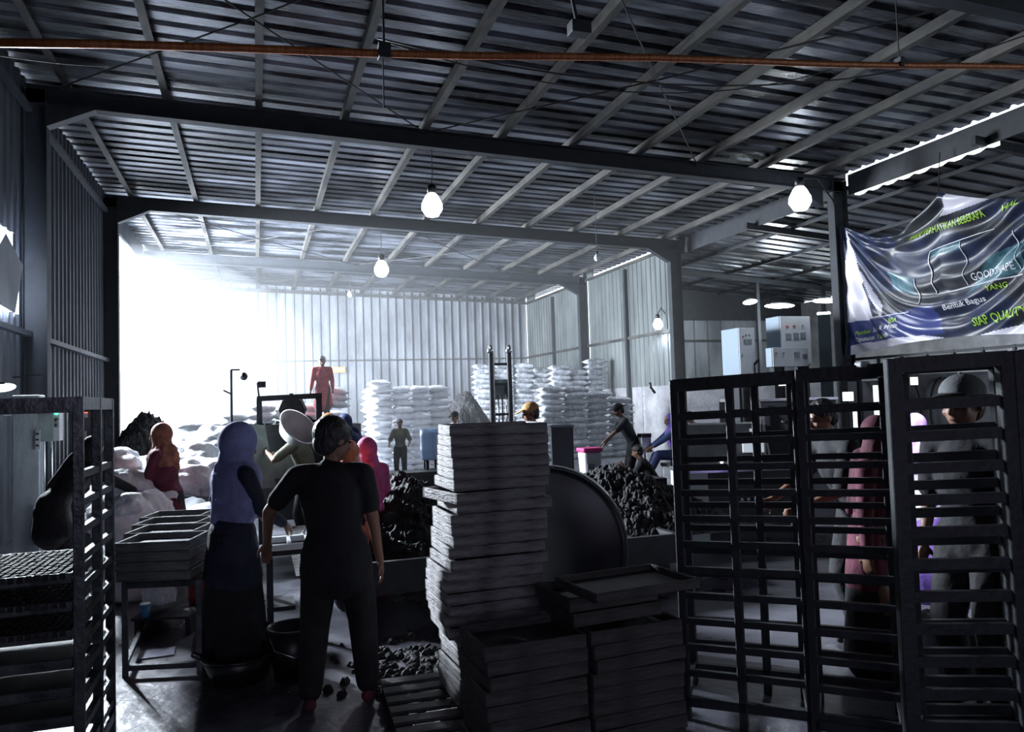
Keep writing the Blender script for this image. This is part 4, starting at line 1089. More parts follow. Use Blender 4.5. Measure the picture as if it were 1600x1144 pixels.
bevel(MB().box((0, 0, (c.z+H_/2)/2), (W_+.1, .25, c.z+H_/2)).build('body', mat('slate_panel', (.07, .085, .1), .5), P))
for (u, v, mm) in ((-.35, .42, MATS['pale_grey_panel']), (-.1, .36, Mr_), (-.1, .30, M_white), (.45, .2, MATS['pale_grey_panel']), (-.15, .02, MATS['pale_grey_panel']), (-.3, -.15, M_white)):
    MB().box((u*W_, -.14, c.z+v*H_), (.06, .02, .05 if mm is not MATS['pale_grey_panel'] else .13)).build('indicator', mm, P)
q = atZ(52, 868)
o = bpy.data.objects.new('hanging_bag', BM_[2]); COL.objects.link(o); o.location = (q.x+.16, q.y-.25, .38); o.scale = (.34, .3, 1.3); tag(o, 'tall pale bag standing against the pale pillar', 'bag')

# ================================================================== BANNER
ZB0, ZT0 = 2.5, 5.32
BY0_, BY1_ = 13.35, 6.9
XB = XR+0.56
def banner_pt(u, v, off=0.0):
    """u: 0 far (column) .. 1 near; v: 0 bottom .. 1 top"""
    y = BY0_ + (BY1_-BY0_)*u
    # upper hem sags between its ties at u=0, .42 and 1
    tie = .40
    if u < tie: sag = 1.15*math.sin(PI*u/tie)*(.6+.4*u/tie)*.55
    else: sag = .55*math.sin(PI*(u-tie)/(1-tie))
    zt = ZT0 + .10*u - sag
    zb = ZB0 + 0.16*math.sin(PI*min(1, u*1.3))*1.0 + .02*u
    z = zb + (zt-zb)*v
    # folds: swags hanging from the two upper ties, running as nested curves
    q1 = math.hypot((u)*2.2, (1-v)*1.15); a1 = math.atan2((1-v)*1.15, u*2.2+1e-5)
    f = 0.055*math.sin(a1*23+2.2*noise.noise(Vector((a1*2, q1*2, 0)))) * min(1, q1*2.2)*math.exp(-((u-.15)/.33)**2)
    w2 = (v - (0.95 - 1.25*math.sin(PI*min(1, max(0, (u-.02)/.75)))*.62))
    f += 0.06*math.sin(w2*34+1.8*noise.noise(Vector((u*3, v*2, 3))))*math.exp(-((u-.45)/.33)**2)
    q3 = math.hypot((1-u)*2.2, (1-v)*1.1); a3 = math.atan2((1-v)*1.1, (1-u)*2.2+1e-5)
    f += 0.06*math.sin(a3*26)*min(1, q3*2)*math.exp(-((u-.92)/.3)**2)
    f *= min(1, v*8+.15)
    f += .03*noise.noise(Vector((u*6, v*4, 9)))
    f += 0.10*math.sin(PI*v)*math.sin(PI*min(1, u*1.2))
    return V(XB - 0.10 - f - off, y, z)
M_bnavy = mat('banner_navy', (.010, .013, .034), .36, 0, (.028, .04, .085), 3)
M_bdark = mat('banner_charcoal', (.014, .016, .024), .36, 0, (.045, .05, .06), 3)
M_bwhite = mat('banner_white', (.62, .60, .68), .35)
M_bteal = mat('banner_teal', (.03, .09, .12), .3, 0, (.12, .24, .28), 5)
M_bblue = mat('banner_blue', (.045, .06, .20), .3)

def proj(p):
    d = Vector(p)-CAM_POS; z = d.dot(CF); return 800+FPX*d.dot(CR)/z, 572-FPX*d.dot(CU)/z
def inside(x, y, poly):
    c = False
    for (x1, y1), (x2, y2) in zip(poly, poly[1:]+poly[:1]):
        if (y1 > y) != (y2 > y) and x < (x2-x1)*(y-y1)/(y2-y1)+x1: c = not c
    return c
# the print, measured off the cloth: (material index, outline)
PRINT = [(4, [(1325, 503), (1462, 476), (1475, 520), (1325, 548)]), (2, [(1320, 360), (1342, 420), (1352, 436), (1378, 478), (1378, 498), (1320, 504)]), (1, [(1346, 455), (1352, 440), (1374, 492), (1366, 496)]),
    (2, [(1325, 540), (1400, 528), (1440, 524), (1500, 531), (1540, 520), (1640, 496), (1640, 560), (1325, 580)]), (2, [(1462, 341), (1483, 290), (1640, 240), (1640, 262), (1600, 278), (1540, 312)]),
    (3, [(1455, 393), (1505, 375), (1512, 388), (1459, 403)]), (3, [(1388, 424), (1428, 436), (1432, 462), (1396, 452)]), (3, [(1512, 460), (1550, 402), (1600, 372), (1600, 420)])]
NU, NV = 260, 150
P = empty('banner', banner_pt(0, 0), 0, 'large dark blue sagging printed banner hung beside the right column', 'banner')
bo = Vector(P.location)
mb = MB(); vs = [banner_pt(i/NU, j/NV)-bo for i in range(NU+1) for j in range(NV+1)]
fs = []; mi = []
for i in range(NU):
    for j in range(NV):
        u, v = (i+.5)/NU, (j+.5)/NV
        q = banner_pt(u, v); q.x = XB-.15; x, y = proj(q)
        k = 0 if noise.noise(V(u*5, v*4, 1)) > .05 else 1
        for kk, poly in PRINT:
            if inside(x, y, poly): k = kk
        fs.append((i*(NV+1)+j, i*(NV+1)+j+1, (i+1)*(NV+1)+j+1, (i+1)*(NV+1)+j)); mi.append(k)
mb.add(vs, fs); mb.mi = mi
mb.build('cloth', [M_bdark, M_bnavy, M_bwhite, M_bteal, M_bblue], P, True)
import bisect
def on_cloth(y, z, off=.012):
    """point of the cloth at world y, z (the z sag is undone by searching v)"""
    u = (y-BY0_)/(BY1_-BY0_); lo, hi = 0.0, 1.0
    for _ in range(18):
        m_ = (lo+hi)/2
        if banner_pt(u, m_).z < z: lo = m_
        else: hi = m_
    return banner_pt(u, lo, off)
def banner_text(txt, a, b_, hpx, m):
    """lettering printed between two measured points, cap height hpx"""
    cu = bpy.data.curves.new('t', 'FONT'); cu.body = txt; cu.size = 1; cu.resolution_u = 2; cu.offset = .012
    o = bpy.data.objects.new('t', cu); COL.objects.link(o)
    bpy.context.view_layer.update()
    me = bpy.data.meshes.new_from_object(o.evaluated_get(bpy.context.evaluated_depsgraph_get()))
    bpy.data.objects.remove(o)
    bm = bmesh.new(); bm.from_mesh(me)
    W_ = max(v_.co.x for v_ in bm.verts)
    bmesh.ops.triangulate(bm, faces=bm.faces)
    bmesh.ops.subdivide_edges(bm, edges=[e_ for e_ in bm.edges if e_.calc_length() > .18], cuts=2)
    bmesh.ops.triangulate(bm, faces=bm.faces)
    A_, B_, T_ = (atX(*q_, XB-.15) for q_ in (a, b_, (a[0], a[1]-hpx)))
    for v_ in bm.verts:
        t = v_.co.x/W_; q = A_.lerp(B_, t) + (T_-A_)*(v_.co.y/.7)
        v_.co = on_cloth(q.y, q.z)-bo
    bm.to_mesh(me); bm.free(); me.materials.clear(); me.materials.append(m)
    ob = bpy.data.objects.new('lettering', me); COL.objects.link(ob); ob.parent = P; return ob
M_tg = mat('banner_green_ink', (.36, .62, .06), .4); M_tw = mat('banner_white_ink', (.8, .8, .86), .4)
banner_text('HARAP PERHATIKAN BEBERAPA', (1424, 377), (1538, 338), 10, M_tg)
banner_text('HAL', (1562, 331), (1594, 318), 10, M_tg)
banner_text('GOOD SHAPE', (1521, 439), (1588, 420), 11, M_tw)
banner_text('Bentuk Bagus', (1476, 485), (1540, 470), 8, M_tw)
banner_text('YANG', (1545, 455), (1572, 448), 8, M_tg)
banner_text('SIAP QUALITY', (1520, 510), (1606, 490), 13, M_tg)
banner_text('BISA', (1388, 505), (1402, 502), 7, M_tg)
banner_text('Pastikan', (1337, 524), (1356, 520), 6, M_tg); banner_text('Suara & Mesin', (1359, 519), (1402, 511), 7, M_tw)
banner_text('Digunakan', (1337, 535), (1362, 530), 7, M_tw); banner_text('Tap', (1365, 530), (1377, 527), 6, M_tg); banner_text('Bdk', (1380, 528), (1393, 525), 7, M_tw)
def banner_line(pts, w, m=M_tw):
    q = []
    pts = [atX(*p_, XB-.15) for p_ in pts]
    for (a, b_) in zip(pts, pts[1:]):
        for k in range(14): c_ = a.lerp(b_, k/14); q.append(on_cloth(c_.y, c_.z)-bo)
    q.append(on_cloth(pts[-1].y, pts[-1].z)-bo)
    MB().tube(q, w, 4).build('printed_line', m, P)
banner_line([(1455, 393), (1463, 460), (1600, 428)], .012); banner_line([(1508, 378), (1513, 446)], .008); banner_line([(1455, 393), (1510, 374), (1556, 358)], .008)
banner_line([(1430, 436), (1443, 475)], .010); banner_line([(1356, 499), (1420, 487)], .010); banner_line([(1586, 360), (1594, 420)], .008)
# its ties and the frame below
for u in (0.0, .40, 1.0):
    p = banner_pt(u, 1)-bo; MB().tube([p, p+V(.08, 0, .75 if u else .1)], .01, 5).build('tie_rope', M_cable, P)
fx = XB+.02
P = empty('banner_rail', (fx, 10.0, 2.2), 0, 'steel rail with short uprights just below the banner', 'rail')
for z, w_ in ((.22, .05), (.0, .06)): MB().bar((0, -4.2, z), (0, 3.3, z), .04, w_).build('rail_bar', M_purlin if z == 0 else M_steel, P)
for k in range(12): MB().bar((0, -4+k*.6, -.05), (0, -4+k*.6, .25), .05).build('upright', M_steel, P)
for y in (3.2, -.5, -4.1): MB().bar((.03, y, -2.2), (.03, y, .1), .07).build('support_post', M_steel, P)

# ================================================================== PEOPLE
def ik(a, b, l1, l2, hint):
    """middle joint between a and b"""
    d = b-a; L = d.length; L2 = min(L, (l1+l2)*.999)
    b = a + d.normalized()*L2; d = b-a; L = L2
    x = (l1*l1-l2*l2+L*L)/(2*L); h = math.sqrt(max(0, l1*l1-x*x))
    n = d.normalized(); hv = Vector(hint); hv = (hv-n*hv.dot(n))
    hv = hv.normalized() if hv.length > 1e-4 else n.orthogonal()
    return a+n*x+hv*h, b
def frame(fwd, up):
    f = Vector(fwd).normalized(); u = Vector(up); u = (u-f*u.dot(f)).normalized(); r = f.cross(u)
    return Matrix((r, f, u)).transposed()       # columns: right, forward, up
def hand(mb, W, d, palm_n, side, s=1.0, curl=.5):
    """palm plus four bent fingers and a thumb; d: direction of the hand, palm_n: where the palm faces"""
    d = Vector(d).normalized(); n = Vector(palm_n); n = (n-d*n.dot(d)).normalized(); t = d.cross(n)*side
    M3 = Matrix((t, d, n)).transposed()
    mb.ell(W+d*.045*s, (.040*s, .055*s, .017*s), M3, 12, 8)
    mb.cone(W, W+d*.03*s, .026*s, .030*s, 10, .7, t)
    for i, (off, ln) in enumerate(((-.030, .066), (-.010, .078), (.010, .073), (.029, .056))):
        p = W + d*.080*s + t*off*s
        a = d*math.cos(curl*.5)+n*math.sin(curl*.5); b_ = d*math.cos(curl*1.5)+n*math.sin(curl*1.5); c = d*math.cos(curl*2.3)+n*math.sin(curl*2.3)
        a = (a+t*off*3.5).normalized()
        p1 = p+a*ln*.45*s; p2 = p1+b_*ln*.32*s; p3 = p2+c*ln*.25*s
        mb.cone(p-a*.012, p1, .0095*s, .009*s, 8); mb.cone(p1, p2, .009*s, .0082*s, 8); mb.cone(p2, p3, .0082*s, .007*s, 8)
    p = W+d*.022*s-t*.030*s; q = (d*.7-t*.75+n*.25).normalized(); p1 = p+q*.04*s; p2 = p1+(d*.95-t*.25+n*.35).normalized()*.03*s
    mb.cone(p, p1, .014*s, .011*s, 8); mb.cone(p1, p2, .011*s, .009*s, 8)

def person(label, loc, yaw, H=1.65, lean=0.0, side=0.0, pelvis=None, hands=(None, None), palms=(None, None), feet=(None, None), knees=None,
           head=(0.0, 0.0), top=None, sleeve=.55, bottom=None, skirt=None, long_top=0.0, head_cover='hair', cover_mat=None, vox=.010, build=1.0, face=True, gloves=None,
           shoes=None, drape=.27, turn=0.0, curl=.5, hs=1.0, cs=1.0, group=None, bill=None, elbows=(None, None)):
    """standing / bending / sitting figure facing local +Y; yaw turns it. Index 0 = left, 1 = right (x = -, +)"""
    s = H/1.70
    P = empty('person', loc, yaw, label, 'person', group)
    pel = V(0, 0, .93*s) if pelvis is None else Vector(pelvis)
    ca, sa = math.cos(lean), math.sin(lean)
    up = V(math.sin(side), sa*math.cos(side), ca*math.cos(side)); fw = V(0, ca, -sa)
    Rt = Matrix.Rotation(turn, 3, 'Z')
    rt = Rt @ V(1, 0, 0); fwd = Rt @ fw
    waist = pel+up*.13*s; chest = pel+up*.33*s+fw*.01*s; neck = pel+up*.50*s; 
    hy, hp = head
    hf = Matrix.Rotation(hy, 3, 'Z') @ Rt @ V(0, math.cos(hp), -math.sin(hp))
    hup = (up*.35+V(0, 0, .65)); hup = hup-hf*hup.dot(hf); hup.normalize()
    HC = neck + (up*.5+V(0, 0, .5)).normalized()*.10*s + hup*.075*s + hf*.025*s
    HM = frame(hf, hup)
    hs_ = s; s_ = s
    def hpnt(x, y, z): return HC + HM @ V(x*s*hs, y*s*hs, z*s*hs)
    sh = []; el = []; wr = []; hd = []
    for i, sg in enumerate((-1, 1)):
        S = pel+up*.455*s+rt*(sg*.165*s*build)
        T = hands[i]
        T = (pel + V(sg*.24*s, .06*s, -.10*s) + rt*0) if T is None else Vector(T)
        hint = V(sg*.35, -1, -.15) if elbows[i] is None else Vector(elbows[i])
        E_, W_ = ik(S, T, .285*s, .255*s, hint)
        sh.append(S); el.append(E_); wr.append(W_); hd.append((W_-E_).normalized())
    hip = []; kn = []; an = []
    for i, sg in enumerate((-1, 1)):
        Hh = pel+V(sg*.085*s, 0, -.02*s)
        A = V(sg*.10*s, 0, .085*s) if feet[i] is None else Vector(feet[i])+V(0, 0, .085*s)
        K_, A_ = ik(Hh, A, .425*s, .425*s, V(sg*.15, 1, .05) if knees is None else V(*knees))
        hip.append(Hh); kn.append(K_); an.append(A_)
    b = MB(); bd = build
    # trunk
    b.cone(pel, waist, .135*s*bd, .115*s*bd, 14, .78, rt); b.cone(waist, chest, .115*s*bd, .145*s*bd, 14, .74, rt)
    b.cone(chest, pel+up*.42*s, .145*s*bd, .12*s*bd, 14, .72, rt)
    b.cone(sh[0].lerp(sh[1], .12), sh[0].lerp(sh[1], .88), .06*s, .06*s, 12)
    b.cone(neck-up*.04*s, HC-hup*.05*s, .056*s, .050*s, 12)
    # head
    b.ell(hpnt(0, -.012, .022), (.076*s*hs, .094*s*hs, .092*s*hs), HM, 18, 12)
    b.ell(hpnt(0, .018, -.035), (.060*s*hs, .072*s*hs, .072*s*hs), HM, 16, 10)
    b.ell(hpnt(0, .052, -.082), (.026*s*hs, .026*s*hs, .022*s*hs), HM, 10, 8)
    b.cone(hpnt(0, .088, .012), hpnt(0, .104, -.022), .009*s*hs, .015*s*hs, 8)
    for sg in (-1, 1):
        b.ell(hpnt(sg*.076, -.012, -.005), (.010*s*hs, .020*s*hs, .031*s*hs), HM, 8, 8)
        b.ell(hpnt(sg*.030, .074, .026), (.028*s*hs, .014*s*hs, .008*s*hs), HM, 8, 6)
        b.ell(hpnt(sg*.042, .060, -.025), (.020*s*hs, .018*s*hs, .018*s*hs), HM, 8, 6)
    b.ell(hpnt(0, .082, -.052), (.024*s*hs, .012*s*hs, .010*s*hs), HM, 8, 6)
    for i, sg in enumerate((-1, 1)):
        b.cone(sh[i], el[i], .052*s, .040*s, 12); b.cone(el[i], wr[i], .039*s, .026*s, 12)
        if vox <= .0125:
            pn = V(-sg, .2, 0) if palms[i] is None else Vector(palms[i])
            hand(b, wr[i], hd[i], pn, sg, s, curl)
        else: b.ell(wr[i]+hd[i]*.06*s, (.03*s, .03*s, .07*s), frame(hd[i].orthogonal(), hd[i]), 8, 8)
        b.cone(hip[i], kn[i], .088*s*bd, .058*s*bd, 12); b.cone(kn[i], an[i], .056*s*bd, .036*s, 12)
        tf = V(sg*.12, 1, 0).normalized()
        b.cone(an[i]-V(0, 0, .045*s)-tf*.03*s, an[i]+tf*.13*s-V(0, 0, .055*s), .032*s, .027*s, 10)
    body = blob(b.build('body', M_skin, P, True), vox, 4)
    if face:
        for sg in (-1, 1):
            MB().ell(hpnt(sg*.030, .080, .006), (.012*s, .008*s, .007*s), HM, 10, 8).build('eye', M_eye, P, True)
            MB().ell(hpnt(sg*.031, .085, .030), (.018*s, .006*s, .0035*s), HM, 8, 6).build('eyebrow', M_hair, P, True)
        MB().ell(hpnt(0, .0925, -.052), (.021*s, .006*s, .006*s), HM, 10, 6).build('mouth', M_lip, P, True)
    # clothes
    if top:
        c = MB(); e_ = .020*s; lo = pel - up*(.06*s+long_top*0)
        if long_top: c.cone(pel+V(0, 0, .02), pel-V(0, 0, long_top*s)+V(0, .0, 0), .165*s*bd, (.17+.12*long_top)*s*bd, 18, .82, rt)
        c.cone(lo, waist, .150*s*bd+e_*.3, .130*s*bd+e_*.4, 16, .80, rt); c.cone(waist, chest, .130*s*bd+e_*.4, .157*s*bd+e_*.4, 16, .78, rt)
        c.cone(chest, pel+up*.42*s, .157*s*bd+e_*.4, .135*s*bd, 16, .76, rt)
        c.cone(sh[0].lerp(sh[1], .08)+up*.01*s, sh[0].lerp(sh[1], .92)+up*.01*s, .068*s, .068*s, 12)
        c.cone(neck-up*.05*s, neck+up*.005*s, .085*s, .064*s, 12)
        for i in range(2):
            if sleeve <= 1:
                q = sh[i].lerp(el[i], max(.2, sleeve)); c.cone(sh[i], q, .070*s, .064*s, 12)
            else:
                q = el[i].lerp(wr[i], min(1, sleeve-1)); c.cone(sh[i], el[i], .070*s, .056*s, 12); c.cone(el[i], q, .056*s, .042*s, 12)
        blob(c.build('shirt' if not long_top else 'tunic', top, P, True), max(vox, .011), 5)
    if skirt:
        c = MB(); mid = (an[0]+an[1])/2
        c.cone(pel, V(mid.x*.6+pel.x*.4, mid.y*.5+pel.y*.5, .52*s), .165*s*bd, .20*s*bd, 20, .85, rt); c.cone(V(mid.x*.6+pel.x*.4, mid.y*.5+pel.y*.5, .52*s), V(mid.x, mid.y, .13*s), .20*s*bd, .235*s*bd, 20, .85, rt)
        blob(c.build('skirt', skirt, P, True), max(vox, .014), 5)
    if bottom:
        c = MB()
        c.cone(pel+V(0, 0, .03*s), pel-V(0, 0, .06*s), .147*s*bd, .150*s*bd, 16, .82, rt)
        for i in range(2): c.cone(hip[i], kn[i], .104*s*bd, .078*s*bd, 14); c.cone(kn[i], an[i]+(kn[i]-an[i])*.08, .077*s*bd, .060*s*bd, 14)
        blob(c.build('trousers', bottom, P, True), max(vox, .012), 5)
    if shoes:
        for i, sg in enumerate((-1, 1)):
            c = MB(); tf = V(sg*.12, 1, 0).normalized()
            c.cone(an[i]-V(0, 0, .042*s)-tf*.035*s, an[i]+tf*.135*s-V(0, 0, .050*s), .040*s, .033*s, 12)
            blob(c.build('shoe', shoes, P, True), .010, 3)
    if gloves:
        for i, sg in enumerate((-1, 1)):
            c = MB(); pn = V(-sg, .2, 0) if palms[i] is None else Vector(palms[i])
            hand(c, wr[i], hd[i], pn, sg, s*1.12, curl); c.cone(wr[i]-hd[i]*.06*s, wr[i], .036*s, .030*s, 10)
            blob(c.build('glove', gloves, P, True), .008, 2)
    cm = cover_mat or M_hair
    if head_cover in ('hair', 'cap', 'capback', 'bun', 'long'):
        c = MB()
        c.ell(hpnt(0, -.026, .036), (.086*s*hs*cs, .097*s*hs*cs, .092*s*hs*cs), HM, 20, 12); c.ell(hpnt(0, -.055, -.02), (.070*s*hs*cs, .058*s*hs*cs, .070*s*hs*cs), HM, 14, 10)
        if head_cover == 'hair':
            for k in range(7): c.ell(hpnt(-.055+.018*k, .045-.0005*(k-3)**2, .085-.003*(k-3)**2), (.016*s*hs*cs, .03*s*hs*cs, .02*s*hs*cs), HM, 8, 6)
        if head_cover == 'long': c.cone(hpnt(0, -.06, 0), hpnt(0, -.10, -.30), .085*s*hs*cs, .11*s*hs*cs, 16, .5, HM @ V(1, 0, 0))
        blob(c.build('hair', cm if head_cover in ('hair', 'long') else M_hair, P, True), max(vox*.8, .007), 2)
    if head_cover in ('cap', 'capback'):
        c = MB(); c.ell(hpnt(0, -.014, .055), (.093*s*hs*cs, .107*s*hs*cs, .084*s*hs*cs), HM, 22, 14)
        cap_ = c.build('cap', cm, P, True)
        f = -1 if head_cover == 'capback' else 1
        c = MB(); c.ell(hpnt(0, f*.125-.01, .050), (.072*s*hs*cs, .078*s*hs*cs, .011*s*hs*cs), HM @ Matrix.Rotation(-f*.22, 3, 'X'), 18, 8); c.build('cap_bill', bill or cm, cap_, True)
        MB().ell(hpnt(0, -.014, .140), (.009*s*hs*cs, .009*s*hs*cs, .006*s*hs*cs), HM, 8, 6).build('cap_button', cm, cap_, True)
    if head_cover == 'hijab':
        c = MB()
        c.ell(hpnt(0, -.034, .022), (.094*s*hs*cs, .102*s*hs*cs, .108*s*hs*cs), HM, 22, 14); c.ell(hpnt(0, -.016, -.045), (.086*s*hs*cs, .088*s*hs*cs, .085*s*hs*cs), HM, 18, 12)
        c.cone(hpnt(0, -.02, -.06), neck+up*.02*s, .088*s*hs*cs, .098*s*hs*cs, 16); 
        c.cone(neck+up*.015*s, chest+up*.06*s*hs*cs, .105*s*hs*cs, .185*s*bd, 20, .78, rt)
        c.cone(chest+up*.06*s*hs*cs, chest-up*(drape-.17)*s+fw*.0, .185*s*bd, .165*s*bd, 20, .80, rt)
        # folds
        for k in range(9):
            a = -PI*.9+PI*1.8*k/8
            d0 = rt*math.sin(a)+fwd*math.cos(a)*.8
            c.cone(hpnt(math.sin(a)*.07, math.cos(a)*.06-.02, -.075), chest+d0*.165*s*bd-up*(drape-.25)*s, .016*s, .022*s, 8)
        # pointed tail at the back
        c.cone(neck-fwd*.09*s, chest-fwd*.15*s-up*(drape-.10)*s, .07*s, .03*s, 10)
        blob(c.build('headscarf', cm, P, True), max(vox*.9, .009), 3)
    return P
def sk(px, Y, z=0.0): return V(gx(px, Y, z), Y, z)

# man in black, back to the photographer, centre
p = sk(530, 4.72)
q = atY(470, 838, 5.25)-p
p1 = person('person in a black printed T-shirt, back turned, one hand on the white table top', p, -YAW*.0-.18, 1.65, lean=.02, side=-.06, vox=.0075,
       hands=((-.43, .20, .93), (.26, .02, .80)), palms=((.2, 0, -1), (-1, 0, 0)), elbows=((-1, -.55, -.1), (.6, -1, 0)), feet=((-.16, -.06, 0), (.17, .02, 0)), head=(-.85, .25), top=C_black, sleeve=.68,
       bottom=C_char, long_top=.12, head_cover='hair', shoes=C_maroon, curl=.35, build=1.22, turn=.0, hs=1.16, cs=1.08)
# woman in the lilac headscarf
p = sk(366, 5.75)
person('person in a lilac headscarf and long dark clothes, facing right beside the tray table', p, -1.15, 1.60, lean=.06, vox=.0085, hands=((-.20, .28, .98), (.10, .33, .93)), palms=((.6, 0, -.6), (-.6, 0, -.6)),
       head=(.0, .30), top=C_navy, sleeve=1.95, long_top=.30, skirt=C_black, head_cover='hijab', cover_mat=C_lilac, drape=.31, shoes=C_black, build=1.22, hs=1.1, cs=1.28)
# worker with dark clothes and gloves seen through the left rack
p = sk(104, 8.3)
person('person in dark clothes bending forward behind the left rack, lilac gloves on', p, -.95, 1.62, lean=.62, pelvis=(0, -.12, .90), vox=.010, hands=((-.10, .78, .92), (.2, .72, .88)), palms=((0, 0, -1), (0, 0, -1)),
       head=(0, .8), top=C_black, sleeve=1.9, bottom=C_char, long_top=.25, head_cover='hijab', cover_mat=C_black, gloves=C_glove, shoes=M_black, build=1.08)
# woman in maroon
p = sk(264, 8.9)
person('person in a maroon tunic and orange-patterned headscarf, facing left among white bags', p, 1.25, 1.60, lean=.10, vox=.010, hands=((-.10, .36, 1.08), (.14, .34, 1.02)), palms=((.5, 0, .5), (-.5, 0, .5)),
       head=(.1, .15), top=C_maroon, sleeve=1.9, long_top=.45, skirt=C_black, head_cover='hijab', cover_mat=mat('rust_brown_scarf', (.20, .08, .06), .8, 0, (.42, .19, .12), 14, .4), drape=.14, shoes=M_black, build=1.15, cs=1.15)
# person in red on the platform
c = atY(505, 655, 18.2)
person('person in a red coat with pale grey head covering standing high behind the mixer', V(c.x, 18.2, c.z-.12), PI-.2, 1.55, vox=.013, hands=((-.24, .12, .80), (.26, .08, .78)), head=(.15, .35), top=C_red, sleeve=1.9, long_top=.42, bottom=C_char,
       head_cover='hair', hs=1.15, face=False, cover_mat=mat('pale_grey_hood', (.3, .31, .31), .8, 0, (.55, .56, .55), 9, .4), drape=.04, shoes=M_black, build=1.15)
# platform for that person
tag(MB().box((c.x, 18.3, (c.z-.12)/2), (1.6, 1.1, c.z-.12)).build('loading_platform', M_machine), 'dark box platform hidden among sacks under the person in red', 'platform')
# black haired worker and tilted basin
p = sk(486, 9.75)
person('person with short black hair leaning over the mixer, holding the tilted basin', p, .9, 1.62, lean=.30, vox=.012, hands=((-.15, .50, 1.22), (.10, .48, 1.15)), head=(.1, .4), top=C_olive, sleeve=.8, bottom=C_char, head_cover='hair', shoes=M_black)
c = atY(463, 672, 9.55)
P = empty('tilted_basin', c, 0, 'large grey-white basin tipped on edge over the mixer', 'basin')
Mt = Matrix.Rotation(.75, 4, 'Z') @ Matrix.Rotation(R(52), 4, 'X')
MB().lathe([(.001, -.10), (.17, -.10), (.255, .06), (.265, .065), (.245, .065), (.165, -.08), (.001, -.08)], 28, Mt).build('bowl', mat('pale_enamel', (.42, .44, .43), .4, 0, (.55, .56, .55), 5), P, True)
# orange cap worker
p = sk(524, 10.2)
person('person in an orange-brown cap facing left behind the man in black', p, 1.35, 1.64, lean=.05, vox=.012, head=(0, .15), top=C_navy, sleeve=1.6, bottom=C_char, head_cover='cap', cover_mat=C_ocap, bill=mat('pale_bill', (.4, .33, .27), .7), shoes=M_black)
# navy hijab and jacket
p = sk(566, 10.9)
person('person in a navy headscarf and dark jacket bending left behind the trough', p, 1.2, 1.66, lean=.32, vox=.012, hands=((-.1, .55, .95), (.15, .5, .9)), head=(.1, .5), top=mat('jacket_charcoal', (.015, .017, .022), .7, 0, (.035, .038, .045), 6), sleeve=1.9, bottom=C_char, head_cover='hijab', cover_mat=cloth('navy_scarf', (.035, .045, .12)), drape=.2, shoes=M_black, build=1.15)
# orange and pink headscarves, at the bed
p = sk(556, 6.9)
person('person in an orange patterned headscarf right behind the shoulder of the man in black', p, .25, 1.42, lean=.12, vox=.010, hands=((-.15, .38, .75), (.2, .38, .75)), head=(.2, .5), top=C_rust, sleeve=1.8, long_top=.3, skirt=C_black, head_cover='hijab', cover_mat=mat('orange_print_scarf', (.62, .17, .07), .7, 0, (.70, .45, .45), 7, .3, None, (1, 1, 1), .52, .62), drape=.34, shoes=M_black, cs=1.25)
p = sk(582, 7.25)
person('person in a pink-magenta headscarf and pink tunic beside the charcoal heap', p, .1, 1.42, lean=.10, vox=.010, hands=((-.1, .36, .7), (.24, .30, .66)), head=(.1, .45), top=C_pink, sleeve=1.9, long_top=.45, skirt=C_maroon, head_cover='hijab', cover_mat=C_pink, drape=.36, shoes=M_black, cs=1.25)
# small figure by the white sacks
p = sk(627, 17.6)
person('small person in an olive shirt standing before the white sack wall', p, PI-.3, 1.42, lean=.08, vox=.013, hands=((-.22, .25, .85), (.22, .25, .85)), head=(.2, .4), top=C_olive, sleeve=.9, bottom=C_char, head_cover='hair', shoes=M_black)
# white shirt behind the stack
p = sk(717, 16.2)
person('person in a white shirt and dark cap half hidden behind the tall tray stack', p, 2.2, 1.55, lean=.1, vox=.013, head=(0, .2), top=C_white, sleeve=.8, bottom=C_char, head_cover='cap', cover_mat=C_black, shoes=M_black)
# brown cap
p = sk(842, 8.9)
person('person in a tan cap and black shirt facing left behind the tall tray stack', p, 1.3, 1.70, lean=.03, vox=.010, head=(.1, .18), top=C_black, sleeve=.8, bottom=C_char, head_cover='cap', cover_mat=C_tan, shoes=M_black)
# leaning black tee worker
p = sk(985, 12.8)
person('person in a black T-shirt and black cap stooping left over the low bench', p, 1.35, 1.66, lean=.42, pelvis=(0, -.10, .92), vox=.011, hands=((-.06, .50, .93), (.14, .42, .90)), palms=((0, 0, -1), (0, 0, -1)), head=(0, .35), top=mat('faded_black', (.012, .016, .018), .8, 0, (.04, .05, .055), 4), sleeve=.75, bottom=C_maroon if False else C_char, head_cover='capback', cover_mat=C_black, shoes=M_white)
# seated blue / purple headscarf
p = sk(1050, 12.2)
person('person in blue clothes and a purple headscarf seated facing left with bare feet raised', p, 1.25, 1.58, lean=.22, pelvis=(0, -.15, .72), vox=.011, hands=((-.2, .38, .85), (.2, .36, .82)), feet=((-.12, .42, .30), (.12, .42, .26)), head=(.2, .25), top=C_blue, sleeve=1.75, long_top=.12, bottom=cloth('dark_blue', (.02, .03, .09)), head_cover='hijab', cover_mat=C_purple, drape=.24, build=1.1)
P = empty('seat_stool', (p.x+.10, 12.25, 0), 0, 'dark stool under the person in blue', 'stool')
MB().box((0, 0, .53), (.36, .36, .06)).build('seat', M_machine, P)
for a_ in (-1, 1):
    for c_ in (-1, 1): MB().bar((a_*.15, c_*.15, 0), (a_*.15, c_*.15, .5), .035).build('leg', M_chrome, P)
